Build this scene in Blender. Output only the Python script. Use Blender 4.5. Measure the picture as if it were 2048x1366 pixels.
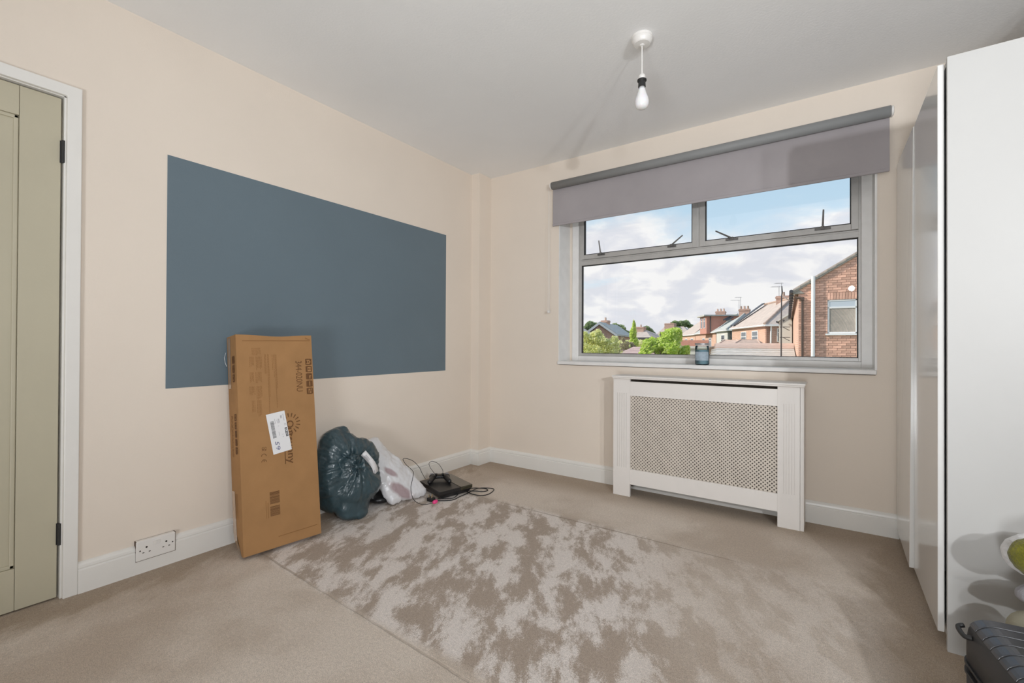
import bpy, bmesh, math, random
from mathutils import Vector, Matrix, noise
from math import sin, cos, pi, radians, sqrt

S = bpy.context.scene
for o in list(bpy.data.objects): bpy.data.objects.remove(o, do_unlink=True)
COL = S.collection
R = random.Random(7)

# ------------------------------------------------------------------ camera
YAW, PITCH, ROLL, FPX = radians(34.738), radians(0.323), radians(0.266), 911.5
CAM = Vector((2.532, -3.192, 1.03))
F0 = Vector((-sin(YAW), cos(YAW), 0)); RT = Vector((cos(YAW), sin(YAW), 0)); UP = Vector((0, 0, 1))
FW = F0 * cos(PITCH) + UP * sin(PITCH); U1 = -F0 * sin(PITCH) + UP * cos(PITCH)
RX = RT * cos(ROLL) + U1 * sin(ROLL); UX = -RT * sin(ROLL) + U1 * cos(ROLL)
cd = bpy.data.cameras.new('camera'); cam = bpy.data.objects.new('camera', cd); COL.objects.link(cam)
cd.sensor_fit = 'HORIZONTAL'; cd.sensor_width = 36.0; cd.lens = 36.0 * FPX / 2048
cd.clip_start = 0.05; cd.clip_end = 2000
m = Matrix((RX, UX, -FW)).transposed().to_4x4(); m.translation = CAM
cam.matrix_world = m
S.camera = cam

S.view_settings.view_transform = 'Standard'
S.view_settings.look = 'None'
S.view_settings.gamma = 1.0
S.view_settings.use_curve_mapping = False
S.view_settings.exposure = 0.0
try:
    S.cycles.max_bounces = 10; S.cycles.diffuse_bounces = 6; S.cycles.transparent_max_bounces = 16
    S.cycles.sample_clamp_indirect = 8.0
except Exception: pass

# ------------------------------------------------------------------ sky
def build_world():
    w = bpy.data.worlds.new('sky'); S.world = w; w.use_nodes = True
    nt = w.node_tree; N = nt.nodes; L = nt.links; N.clear()
    out = N.new('ShaderNodeOutputWorld'); bg = N.new('ShaderNodeBackground')
    tc = N.new('ShaderNodeTexCoord'); sep = N.new('ShaderNodeSeparateXYZ')
    L.new(tc.outputs['Generated'], sep.inputs[0])
    grad = N.new('ShaderNodeValToRGB')
    L.new(sep.outputs['Z'], grad.inputs['Fac'])
    cr = grad.color_ramp
    cr.elements[0].position = 0.0; cr.elements[0].color = (.84, .90, .95, 1)
    cr.elements[1].position = 1.0; cr.elements[1].color = (.22, .42, .75, 1)
    e = cr.elements.new(.12); e.color = (.74, .85, .94, 1)
    e = cr.elements.new(.26); e.color = (.54, .74, .90, 1)
    # project the direction on a cloud layer
    ad = N.new('ShaderNodeMath'); ad.operation = 'ADD'; ad.inputs[1].default_value = .16
    mx = N.new('ShaderNodeMath'); mx.operation = 'MAXIMUM'; mx.inputs[1].default_value = 0
    L.new(sep.outputs['Z'], mx.inputs[0]); L.new(mx.outputs[0], ad.inputs[0])
    dx = N.new('ShaderNodeMath'); dx.operation = 'DIVIDE'; dy = N.new('ShaderNodeMath'); dy.operation = 'DIVIDE'
    L.new(sep.outputs['X'], dx.inputs[0]); L.new(ad.outputs[0], dx.inputs[1])
    L.new(sep.outputs['Y'], dy.inputs[0]); L.new(ad.outputs[0], dy.inputs[1])
    cb = N.new('ShaderNodeCombineXYZ'); L.new(dx.outputs[0], cb.inputs[0]); L.new(dy.outputs[0], cb.inputs[1])
    cb.inputs[2].default_value = 3.3
    n1 = N.new('ShaderNodeTexNoise'); n1.inputs['Scale'].default_value = 1.15; n1.inputs['Detail'].default_value = 9
    n1.inputs['Roughness'].default_value = .56; n1.inputs['Distortion'].default_value = .25
    L.new(cb.outputs[0], n1.inputs['Vector'])
    # more cloud low down, open blue above it
    zr = N.new('ShaderNodeMapRange'); zr.inputs[1].default_value = .12; zr.inputs[2].default_value = .34
    zr.inputs[3].default_value = .20; zr.inputs[4].default_value = -.06
    L.new(sep.outputs['Z'], zr.inputs[0])
    a2 = N.new('ShaderNodeMath'); a2.operation = 'ADD'; L.new(n1.outputs['Fac'], a2.inputs[0]); L.new(zr.outputs[0], a2.inputs[1])
    cov = N.new('ShaderNodeMapRange'); cov.interpolation_type = 'SMOOTHSTEP'
    cov.inputs[1].default_value = .44; cov.inputs[2].default_value = .62
    L.new(a2.outputs[0], cov.inputs[0])
    n2 = N.new('ShaderNodeTexNoise'); n2.inputs['Scale'].default_value = 12; n2.inputs['Detail'].default_value = 8
    n2.inputs['Roughness'].default_value = .5; n2.inputs['Distortion'].default_value = .4
    mp = N.new('ShaderNodeMapping'); mp.inputs['Scale'].default_value = (1, 1, 2.1)
    L.new(tc.outputs['Generated'], mp.inputs['Vector']); L.new(mp.outputs[0], n2.inputs['Vector'])
    cc = N.new('ShaderNodeValToRGB'); L.new(n2.outputs['Fac'], cc.inputs['Fac'])
    c = cc.color_ramp; c.elements[0].position = .42; c.elements[0].color = (.78, .80, .86, 1)
    c.elements[1].position = .56; c.elements[1].color = (.97, .97, .97, 1)
    e = c.elements.new(.49); e.color = (.85, .86, .90, 1)
    mix = N.new('ShaderNodeMix'); mix.data_type = 'RGBA'
    L.new(cov.outputs[0], mix.inputs['Factor']); L.new(grad.outputs['Color'], mix.inputs['A']); L.new(cc.outputs['Color'], mix.inputs['B'])
    L.new(mix.outputs['Result'], bg.inputs['Color']); bg.inputs['Strength'].default_value = 1.0
    L.new(bg.outputs[0], out.inputs[0])
build_world()

sd = bpy.data.lights.new('sun', 'SUN'); sd.energy = 4.2; sd.angle = radians(.8); sd.color = (1, .93, .82)
sun = bpy.data.objects.new('sun', sd); COL.objects.link(sun)
sun.rotation_euler = Vector((-.74, -.34, .58)).to_track_quat('Z', 'Y').to_euler()
sun.location = (-40, -20, 40)

# the photographer's bare flash, fired from three places behind the camera
def flash(name, loc, aim, power, ang, r=.045, col=(.94, .97, 1)):
    d = bpy.data.lights.new(name, 'SPOT'); d.energy = power; d.shadow_soft_size = r; d.color = col
    d.spot_size = radians(ang); d.spot_blend = 1.0
    o = bpy.data.objects.new(name, d); COL.objects.link(o); o.location = loc
    o.rotation_euler = (Vector(loc) - Vector(aim)).to_track_quat('Z', 'Y').to_euler()
flash('camera_flash', (2.757, -3.0, 1.695), (.9, 0, 2.0), 20, 135, r=.030)
flash('hand_flash', (4.20, -3.88, 1.495), (.5, 0, 2.2), 175, 110)
flash('hand_flash', (4.19, -3.23, 1.565), (.3, 0, 2.2), 72, 110)
# added fill light low behind the camera, tilted up to brighten the ceiling
ad = bpy.data.lights.new('ceiling_fill', 'AREA'); ad.shape = 'DISK'; ad.size = .9; ad.energy = 33; ad.color = (.93, .965, 1)
ao = bpy.data.objects.new('ceiling_fill', ad); COL.objects.link(ao); ao.location = (2.5, -5.0, .34)
ad.spread = radians(130)
ao.rotation_euler = Vector((.9, -3.4, -2.2)).to_track_quat('Z', 'Y').to_euler()

# ------------------------------------------------------------------ helpers
def at(u, v, w):
    """world point w metres in front of the camera, seen at (u, v) of the 2048 x 1366 frame"""
    return CAM + (FW + RX * ((u - 1024) / FPX) - UX * ((v - 683) / FPX)) * w
def col_u(P):
    d = Vector(P) - CAM
    return 1024 + FPX * d.dot(RX) / d.dot(FW)

class MB:
    def __init__(s): s.v = []; s.f = []
    def add(s, vs, fs):
        n = len(s.v); s.v += [Vector(p) for p in vs]; s.f += [tuple(i + n for i in f) for f in fs]; return s
    def box(s, x0, x1, y0, y1, z0, z1, M=None):
        vs = [Vector((x, y, z)) for z in (z0, z1) for y in (y0, y1) for x in (x0, x1)]
        if M is not None: vs = [M @ p for p in vs]
        return s.add(vs, [(0, 2, 3, 1), (4, 5, 7, 6), (0, 1, 5, 4), (2, 6, 7, 3), (0, 4, 6, 2), (1, 3, 7, 5)])
    def hull8(s, b, t):
        return s.add(list(b) + list(t), [(3, 2, 1, 0), (4, 5, 6, 7), (0, 1, 5, 4), (1, 2, 6, 5), (2, 3, 7, 6), (3, 0, 4, 7)])
    def prism(s, poly, d):
        """poly: 3D points of a planar face; d: extrusion vector"""
        n = len(poly); d = Vector(d); a = [Vector(p) for p in poly]; b = [p + d for p in a]
        return s.add(a + b, [tuple(range(n))[::-1], tuple(range(n, 2 * n))] + [(i, (i + 1) % n, n + (i + 1) % n, n + i) for i in range(n)])
    def tube(s, pts, r, n=8, closed=False, cap=True):
        pts = [Vector(p) for p in pts]; m = len(pts); rings = []
        up = Vector((0, 0, 1)); prev = None
        for i, p in enumerate(pts):
            if closed: t = pts[(i + 1) % m] - pts[i - 1]
            else: t = pts[min(i + 1, m - 1)] - pts[max(i - 1, 0)]
            if t.length < 1e-9: t = Vector((0, 0, 1))
            t.normalize()
            if prev is None:
                a = t.cross(up)
                if a.length < .1: a = t.cross(Vector((1, 0, 0)))
                a.normalize()
            else:
                a = prev - t * prev.dot(t); a.normalize()
            prev = a; b = t.cross(a); rr = r[i] if isinstance(r, (list, tuple)) else r
            rings.append([p + (a * cos(2 * pi * k / n) + b * sin(2 * pi * k / n)) * rr for k in range(n)])
        vs = [q for g in rings for q in g]; fs = []
        for i in range(m if closed else m - 1):
            j = (i + 1) % m
            for k in range(n):
                l = (k + 1) % n; fs.append((i * n + k, i * n + l, j * n + l, j * n + k))
        if cap and not closed: fs += [tuple(range(n))[::-1], tuple((m - 1) * n + k for k in range(n))]
        return s.add(vs, fs)
    def lathe(s, prof, c, n=28, axis='Z', cap=True):
        c = Vector(c); vs = []
        for r, h in prof:
            for k in range(n):
                a = 2 * pi * k / n
                if axis == 'Z': q = Vector((r * cos(a), r * sin(a), h))
                elif axis == 'X': q = Vector((h, r * cos(a), r * sin(a)))
                else: q = Vector((r * cos(a), h, r * sin(a)))
                vs.append(c + q)
        m = len(prof); fs = [(i * n + k, i * n + (k + 1) % n, (i + 1) * n + (k + 1) % n, (i + 1) * n + k) for i in range(m - 1) for k in range(n)]
        if cap: fs += [tuple(range(n))[::-1], tuple((m - 1) * n + k for k in range(n))]
        return s.add(vs, fs)
    def ball(s, c, r, sub=1, sc=(1, 1, 1)):
        bm = bmesh.new(); bmesh.ops.create_icosphere(bm, subdivisions=sub, radius=r)
        vs = [Vector(c) + Vector((v.co.x * sc[0], v.co.y * sc[1], v.co.z * sc[2])) for v in bm.verts]
        bm.verts.index_update(); fs = [tuple(v.index for v in f.verts) for f in bm.faces]; bm.free()
        return s.add(vs, fs)

ORG = {}
def org(o): return ORG[o.name] if o is not None else Vector((0, 0, 0))
def tag(o, label=None, cat=None, group=None, kind=None):
    if label: o['label'] = label
    if cat: o['category'] = cat
    if group: o['group'] = group
    if kind: o['kind'] = kind
    return o
def thing(name, loc, label, cat, group=None):
    o = bpy.data.objects.new(name, None); COL.objects.link(o); o.location = loc; o.empty_display_size = .1
    ORG[o.name] = Vector(loc); return tag(o, label, cat, group)
def obj(name, mb, mat, parent=None, base=None, smooth=False, bevel=0, label=None, kind=None, segs=2, fix=True):
    """link mb as one mesh object; parent keeps its own origin, base is the origin of a top-level one"""
    o0 = org(parent) if parent is not None else Vector(base or (0, 0, 0))
    me = bpy.data.meshes.new(name); me.from_pydata([tuple(p - o0) for p in mb.v], [], mb.f)
    if fix:
        bm = bmesh.new(); bm.from_mesh(me); bmesh.ops.recalc_face_normals(bm, faces=bm.faces); bm.to_mesh(me); bm.free()
    me.update(); me.materials.append(mat)
    if smooth:
        for p in me.polygons: p.use_smooth = True
    o = bpy.data.objects.new(name, me); COL.objects.link(o)
    if parent is not None: o.parent = parent
    else: o.location = o0
    ORG[o.name] = o0
    if bevel:
        b = o.modifiers.new('bevel', 'BEVEL'); b.width = bevel; b.segments = segs; b.limit_method = 'ANGLE'; b.angle_limit = radians(40)
        b.harden_normals = False
    if label: o['label'] = label
    if kind: o['kind'] = kind
    return o
def struct(name, mb, mat, **k):
    o = obj(name, mb, mat, **k)
    if o.parent is None: o['kind'] = 'structure'
    return o
def spline(pts, n=8):
    """Catmull-Rom through pts"""
    P = [Vector(p) for p in pts]; P = [P[0] * 2 - P[1]] + P + [P[-1] * 2 - P[-2]]; out = []
    for i in range(1, len(P) - 2):
        for k in range(n):
            t = k / n; a, b, c, d = P[i - 1:i + 3]
            out.append(.5 * ((2 * b) + (c - a) * t + (2 * a - 5 * b + 4 * c - d) * t * t + (3 * b - a - 3 * c + d) * t ** 3))
    out.append(P[-2]); return out

# ------------------------------------------------------------------ materials
def mat(name, col, rough=.6, metal=0, var=0, vscale=8, bump=0, bscale=60, coat=0, spec=.5, trans=0, sheen=0, stretch=(1, 1, 1), rand=0, emit=None, bdist=.01, sub=0):
    m = bpy.data.materials.new(name); m.use_nodes = True; nt = m.node_tree; N = nt.nodes; L = nt.links
    b = N['Principled BSDF']; b.inputs['Roughness'].default_value = rough; b.inputs['Metallic'].default_value = metal
    b.inputs['Coat Weight'].default_value = coat; b.inputs['Coat Roughness'].default_value = .08
    b.inputs['Specular IOR Level'].default_value = spec; b.inputs['Transmission Weight'].default_value = trans
    b.inputs['Sheen Weight'].default_value = sheen
    if sub: b.inputs['Subsurface Weight'].default_value = sub; b.inputs['Subsurface Scale'].default_value = .02
    c4 = (*col, 1); b.inputs['Base Color'].default_value = c4
    tc = N.new('ShaderNodeTexCoord'); mp = N.new('ShaderNodeMapping'); mp.inputs['Scale'].default_value = stretch
    L.new(tc.outputs['Object'], mp.inputs['Vector'])
    last = None
    if var:
        n = N.new('ShaderNodeTexNoise'); n.inputs['Scale'].default_value = vscale; n.inputs['Detail'].default_value = 5
        L.new(mp.outputs[0], n.inputs['Vector'])
        r = N.new('ShaderNodeMapRange'); r.inputs[1].default_value = .3; r.inputs[2].default_value = .7
        r.inputs[3].default_value = 1 - var; r.inputs[4].default_value = 1 + var
        L.new(n.outputs['Fac'], r.inputs[0])
        v = N.new('ShaderNodeVectorMath'); v.operation = 'SCALE'; v.inputs[0].default_value = col
        L.new(r.outputs[0], v.inputs['Scale']); last = v.outputs[0]
    if rand:
        oi = N.new('ShaderNodeObjectInfo'); r = N.new('ShaderNodeMapRange'); r.inputs[3].default_value = 1 - rand; r.inputs[4].default_value = 1 + rand
        L.new(oi.outputs['Random'], r.inputs[0]); v = N.new('ShaderNodeVectorMath'); v.operation = 'SCALE'
        if last: L.new(last, v.inputs[0])
        else: v.inputs[0].default_value = col
        L.new(r.outputs[0], v.inputs['Scale']); last = v.outputs[0]
    if last: L.new(last, b.inputs['Base Color'])
    if bump:
        n = N.new('ShaderNodeTexNoise'); n.inputs['Scale'].default_value = bscale; n.inputs['Detail'].default_value = 4
        L.new(mp.outputs[0], n.inputs['Vector'])
        bp = N.new('ShaderNodeBump'); bp.inputs['Strength'].default_value = bump; bp.inputs['Distance'].default_value = bdist
        L.new(n.outputs['Fac'], bp.inputs['Height']); L.new(bp.outputs[0], b.inputs['Normal'])
    if emit:
        b.inputs['Emission Color'].default_value = (*emit[0], 1); b.inputs['Emission Strength'].default_value = emit[1]
    return m

def leaf_mat(name, a, bcol, c):
    m = bpy.data.materials.new(name); m.use_nodes = True; nt = m.node_tree; N = nt.nodes; L = nt.links
    b = N['Principled BSDF']; b.inputs['Roughness'].default_value = .6
    g = N.new('ShaderNodeNewGeometry'); cr = N.new('ShaderNodeValToRGB'); L.new(g.outputs['Random Per Island'], cr.inputs['Fac'])
    e = cr.color_ramp.elements; e[0].color = (*a, 1); e[1].color = (*c, 1); k = e.new(.5); k.color = (*bcol, 1)
    L.new(cr.outputs['Color'], b.inputs['Base Color'])
    tr = N.new('ShaderNodeBsdfTranslucent'); L.new(cr.outputs['Color'], tr.inputs['Color'])
    mx = N.new('ShaderNodeMixShader'); mx.inputs[0].default_value = .6
    L.new(b.outputs[0], mx.inputs[1]); L.new(tr.outputs[0], mx.inputs[2]); L.new(mx.outputs[0], N['Material Output'].inputs['Surface'])
    return m

def brick_mat(name, c1, c2, mortar, scale=1.0):
    """brickwork too far away to tell its bricks apart"""
    m = bpy.data.materials.new(name); m.use_nodes = True; nt = m.node_tree; N = nt.nodes; L = nt.links
    b = N['Principled BSDF']; b.inputs['Roughness'].default_value = .9
    tc = N.new('ShaderNodeTexCoord'); sep = N.new('ShaderNodeSeparateXYZ'); L.new(tc.outputs['Object'], sep.inputs[0])
    ad = N.new('ShaderNodeMath'); ad.operation = 'ADD'; L.new(sep.outputs['X'], ad.inputs[0]); L.new(sep.outputs['Y'], ad.inputs[1])
    cb = N.new('ShaderNodeCombineXYZ'); L.new(ad.outputs[0], cb.inputs[0]); L.new(sep.outputs['Z'], cb.inputs[1])
    t = N.new('ShaderNodeTexBrick'); L.new(cb.outputs[0], t.inputs['Vector'])
    t.inputs['Scale'].default_value = 1; t.inputs['Brick Width'].default_value = .225 * scale; t.inputs['Row Height'].default_value = .075 * scale
    t.inputs['Mortar Size'].default_value = .009 * scale
    t.inputs['Color1'].default_value = (*c1, 1); t.inputs['Color2'].default_value = (*c2, 1); t.inputs['Mortar'].default_value = (*mortar, 1)
    L.new(t.outputs['Color'], b.inputs['Base Color'])
    return m

def glass_mat(name, tint=(1, 1, 1)):
    m = bpy.data.materials.new(name); m.use_nodes = True; nt = m.node_tree; N = nt.nodes; L = nt.links; N.remove(N['Principled BSDF'])
    tr = N.new('ShaderNodeBsdfTransparent'); tr.inputs[0].default_value = (*tint, 1)
    gl = N.new('ShaderNodeBsdfGlossy'); gl.inputs['Roughness'].default_value = .0
    fr = N.new('ShaderNodeFresnel'); fr.inputs['IOR'].default_value = 1.45
    mx = N.new('ShaderNodeMixShader'); L.new(fr.outputs[0], mx.inputs[0]); L.new(tr.outputs[0], mx.inputs[1]); L.new(gl.outputs[0], mx.inputs[2])
    L.new(mx.outputs[0], N['Material Output'].inputs['Surface']); return m

def carpet_mat():
    m = bpy.data.materials.new('beige_carpet'); m.use_nodes = True; nt = m.node_tree; N = nt.nodes; L = nt.links
    b = N['Principled BSDF']; b.inputs['Roughness'].default_value = .95; b.inputs['Specular IOR Level'].default_value = .1
    b.inputs['Sheen Weight'].default_value = .15
    tc = N.new('ShaderNodeTexCoord'); sep = N.new('ShaderNodeSeparateXYZ'); L.new(tc.outputs['Object'], sep.inputs[0])
    def M(op, a, bb=None, c=None):
        n = N.new('ShaderNodeMath'); n.operation = op
        for i, x in enumerate((a, bb, c)):
            if x is None: continue
            if isinstance(x, (int, float)): n.inputs[i].default_value = x
            else: L.new(x, n.inputs[i])
        return n.outputs[0]
    def MR(x, a, bb, c=0, d=1, sm=True):
        n = N.new('ShaderNodeMapRange'); n.interpolation_type = 'SMOOTHSTEP' if sm else 'LINEAR'
        L.new(x, n.inputs[0])
        for i, q in zip((1, 2, 3, 4), (a, bb, c, d)): n.inputs[i].default_value = q
        return n.outputs[0]
    def NZ(scale, stretch=(1, 1, 1), rot=0, det=5, rough=.55, dist=0, off=(0, 0, 0)):
        mp = N.new('ShaderNodeMapping'); mp.inputs['Scale'].default_value = stretch; mp.inputs['Rotation'].default_value = (0, 0, rot); mp.inputs['Location'].default_value = off
        n = N.new('ShaderNodeTexNoise'); n.inputs['Scale'].default_value = scale; n.inputs['Detail'].default_value = det
        n.inputs['Roughness'].default_value = rough; n.inputs['Distortion'].default_value = dist
        mr_ = N.new('ShaderNodeMapping'); mr_.inputs['Rotation'].default_value = (0, 0, rot); mp.inputs['Rotation'].default_value = (0, 0, 0)
        L.new(tc.outputs['Object'], mr_.inputs['Vector']); L.new(mr_.outputs[0], mp.inputs['Vector']); L.new(mp.outputs[0], n.inputs['Vector']); return n.outputs['Fac']
    X = sep.outputs['X']; Y = sep.outputs['Y']
    wob = NZ(3)
    yw = M('ADD', Y, M('MULTIPLY', M('SUBTRACT', wob, .5), .06))
    inside = M('MULTIPLY', MR(yw, -2.11, -2.05), MR(yw, -.82, -.72, 1, 0))
    right = MR(M('ADD', X, M('MULTIPLY', Y, .35)), 1.25, 1.75, 1, .28)
    amp = M('MULTIPLY', inside, right)
    p = NZ(4.6, (1.7, .75, 1), radians(-28), 9, .68, .12, (1.3, .4, 0))
    grain = NZ(210, det=2, rough=.6)
    patch = MR(M('ADD', p, M('MULTIPLY', M('SUBTRACT', grain, .5), .22)), .44, .55)
    q = NZ(1.7, (1, .8, 1), .5, 6, .6, .2, (4, 2, 0)); soft = MR(q, .36, .66)
    # colours
    def CM(f, a, bb):
        n = N.new('ShaderNodeMix'); n.data_type = 'RGBA'
        L.new(f, n.inputs['Factor'])
        for k, x in (('A', a), ('B', bb)):
            if isinstance(x, tuple): n.inputs[k].default_value = (*x, 1)
            else: L.new(x, n.inputs[k])
        return n.outputs['Result']
    strong = CM(patch, (.43, .35, .285), (.78, .715, .67))
    calm = CM(soft, (.52, .43, .35), (.70, .615, .535))
    base = CM(amp, calm, strong)
    # darker rim along the window wall, the wardrobe and the left skirting
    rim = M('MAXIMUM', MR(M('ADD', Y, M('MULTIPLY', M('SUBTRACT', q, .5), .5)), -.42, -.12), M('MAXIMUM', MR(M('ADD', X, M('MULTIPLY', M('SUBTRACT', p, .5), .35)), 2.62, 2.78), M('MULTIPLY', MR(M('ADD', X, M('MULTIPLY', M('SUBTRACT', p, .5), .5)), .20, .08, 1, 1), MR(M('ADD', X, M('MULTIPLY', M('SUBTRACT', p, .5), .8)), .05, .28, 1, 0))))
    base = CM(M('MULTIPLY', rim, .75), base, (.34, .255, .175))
    # seams: two joins in the carpet, a darker and a lighter thread side by side
    def seam(c, slope, wd):
        y2 = M('SUBTRACT', M('SUBTRACT', Y, M('MULTIPLY', X, slope)), c)
        y2 = M('ADD', y2, M('MULTIPLY', M('SUBTRACT', NZ(9), .5), .018))
        return MR(M('ABSOLUTE', y2), .3 * wd, wd, 1, 0), y2
    s1, d1 = seam(-2.035, -.05, .008); s2, d2 = seam(-.79, 0, .007)
    sm = M('MULTIPLY', M('MAXIMUM', s1, s2), MR(X, 2.05, 2.3, 1, 0))
    base = CM(M('MULTIPLY', sm, MR(NZ(2.3), .38, .6, .12, .55)), base, (.27, .20, .14))
    # speckle of the tufts
    g = NZ(330, det=3, rough=.7); g2 = MR(g, .3, .7, .66, 1.34, False)
    gg = NZ(90, det=3, rough=.6); g3 = MR(gg, .3, .7, .90, 1.10, False)
    vv = N.new('ShaderNodeVectorMath'); vv.operation = 'SCALE'; L.new(base, vv.inputs[0]); L.new(M('MULTIPLY', g2, g3), vv.inputs['Scale'])
    L.new(vv.outputs[0], b.inputs['Base Color'])
    h = M('ADD', M('MULTIPLY', g, .6), M('SUBTRACT', M('MULTIPLY', gg, .9), M('MULTIPLY', sm, 1.2)))
    bp = N.new('ShaderNodeBump'); bp.inputs['Strength'].default_value = .55; bp.inputs['Distance'].default_value = .006
    L.new(h, bp.inputs['Height']); L.new(bp.outputs[0], b.inputs['Normal'])
    return m

M_wall = mat('cream_wall_paint', (.785, .70, .61), .75, var=.025, vscale=1.6, bump=.06, bscale=140, spec=.3)
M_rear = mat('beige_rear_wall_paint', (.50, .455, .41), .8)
M_ceil = mat('white_ceiling_paint', (.86, .86, .855), .85, var=.03, vscale=1.2, bump=.08, bscale=90, spec=.2)
M_blue = mat('slate_blue_paint', (.135, .182, .215), .6, var=.03, vscale=2, bump=.05, bscale=140, spec=.4)
M_gloss = mat('white_gloss_paint', (.80, .785, .75), .3, var=.02, vscale=5, bump=.03, bscale=30)
M_sill = mat('white_painted_wood', (.80, .79, .775), .4, var=.04, vscale=14, bump=.05, bscale=30)
M_door = mat('pale_olive_door_paint', (.50, .46, .345), .5, var=.03, vscale=3, bump=.04, bscale=60)
M_black = mat('black_metal', (.02, .02, .02), .45)
M_dark = mat('dark_gap', (.03, .022, .015), .9)
M_bbox = mat('brown_gap', (.12, .08, .06), .9)
M_alu = mat('aged_aluminium', (.50, .49, .475), .42, metal=.35, var=.06, vscale=20, bump=.03, bscale=80)
M_gasket = mat('black_gasket', (.02, .02, .02), .6)
M_handle = mat('tarnished_handle', (.16, .155, .15), .45, metal=.6, var=.1, vscale=60)
M_glass = glass_mat('window_glass')
M_mdf = mat('white_painted_board', (.80, .765, .73), .45, var=.015, vscale=6)
M_mdfg = mat('white_grille_board', (.66, .595, .52), .6, var=.05, vscale=10)
M_rad = mat('shaded_cream_enamel', (.22, .19, .165), .5)  # cream enamel with the shade behind the grille put into its colour
M_ward = mat('white_wardrobe_carcass', (.56, .555, .54), .45, var=.01)
M_wgl = mat('high_gloss_white_door', (.76, .755, .74), .20, coat=.45, spec=.5)
M_blind = mat('grey_blackout_fabric', (.36, .332, .342), .8, var=.07, vscale=3, bump=.1, bscale=500, bdist=.001)
M_roll = mat('grey_blind_back', (.25, .255, .255), .6, var=.03)
M_wpl = mat('white_plastic', (.80, .78, .75), .35)
M_bulb = mat('opal_bulb', (.86, .86, .88), .2, sub=.3)
M_bpl = mat('black_plastic', (.012, .012, .013), .35)
M_bplg = mat('glossy_black_plastic', (.035, .033, .02), .1, coat=.5)
M_card = mat('brown_cardboard', (.375, .205, .088), .8, var=.06, vscale=9, bump=.05, bscale=300, bdist=.002, spec=.2)
M_cardp = mat('brown_print_ink', (.14, .06, .018), .8)
M_cardf = mat('faint_brown_print', (.28, .135, .045), .8)
M_tape = mat('clear_parcel_tape', (.40, .23, .11), .12, coat=.8)
M_paper = mat('white_label_paper', (.80, .80, .81), .6)
M_ink = mat('black_label_ink', (.03, .03, .035), .7)
M_inkg = mat('grey_label_ink', (.38, .37, .40), .7)
M_blueink = mat('blue_marker_ink', (.02, .025, .16), .6)
M_sack = mat('dark_teal_plastic_sack', (.036, .068, .082), .30, coat=.3, var=.1, vscale=14, bump=.5, bscale=38, bdist=.008)
M_wsack = mat('cloudy_white_plastic', (.74, .74, .76), .3, coat=.3, var=.04, vscale=8, bump=.25, bscale=22, bdist=.01)
M_pinkc = mat('mauve_cloth_seen_through_plastic', (.48, .37, .38), .6, var=.1, vscale=20)
M_pink = mat('pink_rubber', (.80, .055, .24), .45)
M_brass = mat('brass_pin', (.75, .62, .42), .3, metal=.9)
M_case = mat('dark_grey_suitcase_shell', (.050, .052, .062), .34, coat=.25, var=.06, vscale=30, bump=.04, bscale=400, bdist=.0006)
M_case2 = mat('charcoal_suitcase_side', (.030, .030, .032), .5, bump=.05, bscale=400, bdist=.0006)
M_olive = mat('olive_green_fleece', (.17, .165, .010), .95, var=.35, vscale=40, bump=.6, bscale=160, sheen=.3)
M_fluff = mat('white_fleece', (.75, .75, .76), .95, bump=.5, bscale=120, sheen=.3)
M_quilt = mat('grey_quilted_cloth', (.34, .335, .36), .9, var=.12, vscale=60, bump=.3, bscale=180)
M_hold = mat('stone_canvas', (.33, .31, .235), .9, var=.06, vscale=30, bump=.3, bscale=300, bdist=.002)
M_wax = mat('teal_blue_wax', (.20, .32, .37), .5, sub=.2)
M_jlab = mat('pale_blue_jar_label', (.35, .43, .50), .6, var=.12, vscale=60)
M_jlid = mat('brushed_grey_lid', (.42, .41, .42), .35, metal=.5)
M_jar = glass_mat('jar_glass', (.90, .95, .96))

# ------------------------------------------------------------------ room shell
H = 2.489
XB, YB = 4.80, -5.30           # right wall, back wall
YD1, YD0 = -2.711, -3.50       # door opening
T = .12
# left wall with door opening
mb = MB()
mb.box(-T, 0, YD1, 0.3, 0, H).box(-T, 0, YB - T, YD0, 0, H).box(-T, 0, YD0, YD1, 2.03, H)
wl = struct('wall_left', mb, M_wall)
pb = MB().box(0, .0012, -2.367, -.481, .815, 1.906)
obj('painted_rectangle', pb, M_blue, wl, label='slate blue painted rectangle')
struct('trim_1', MB().box(0, .087, -.162, 0, 0, H), M_wall)     # boxed pipe in the corner
# window wall
WX0, WX1, WZ0, WZ1, WD = .772, 2.747, .897, 2.24, .27
mb = MB()
mb.box(-T, WX0, 0, WD, 0, H).box(WX1, XB + T, 0, WD, 0, H).box(WX0, WX1, 0, WD, 0, WZ0 - .03).box(WX0, WX1, 0, WD, WZ1, H)
struct('wall_window', mb, M_wall)
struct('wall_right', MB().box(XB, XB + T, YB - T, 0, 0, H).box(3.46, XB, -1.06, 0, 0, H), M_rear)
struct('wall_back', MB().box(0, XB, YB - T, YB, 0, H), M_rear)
struct('ceiling', MB().box(-T, XB + T, YB - T, WD, H, H + .1), M_ceil)
struct('floor', MB().box(-T, XB + T, YB - T, WD, -.1, 0), carpet_mat())

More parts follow.
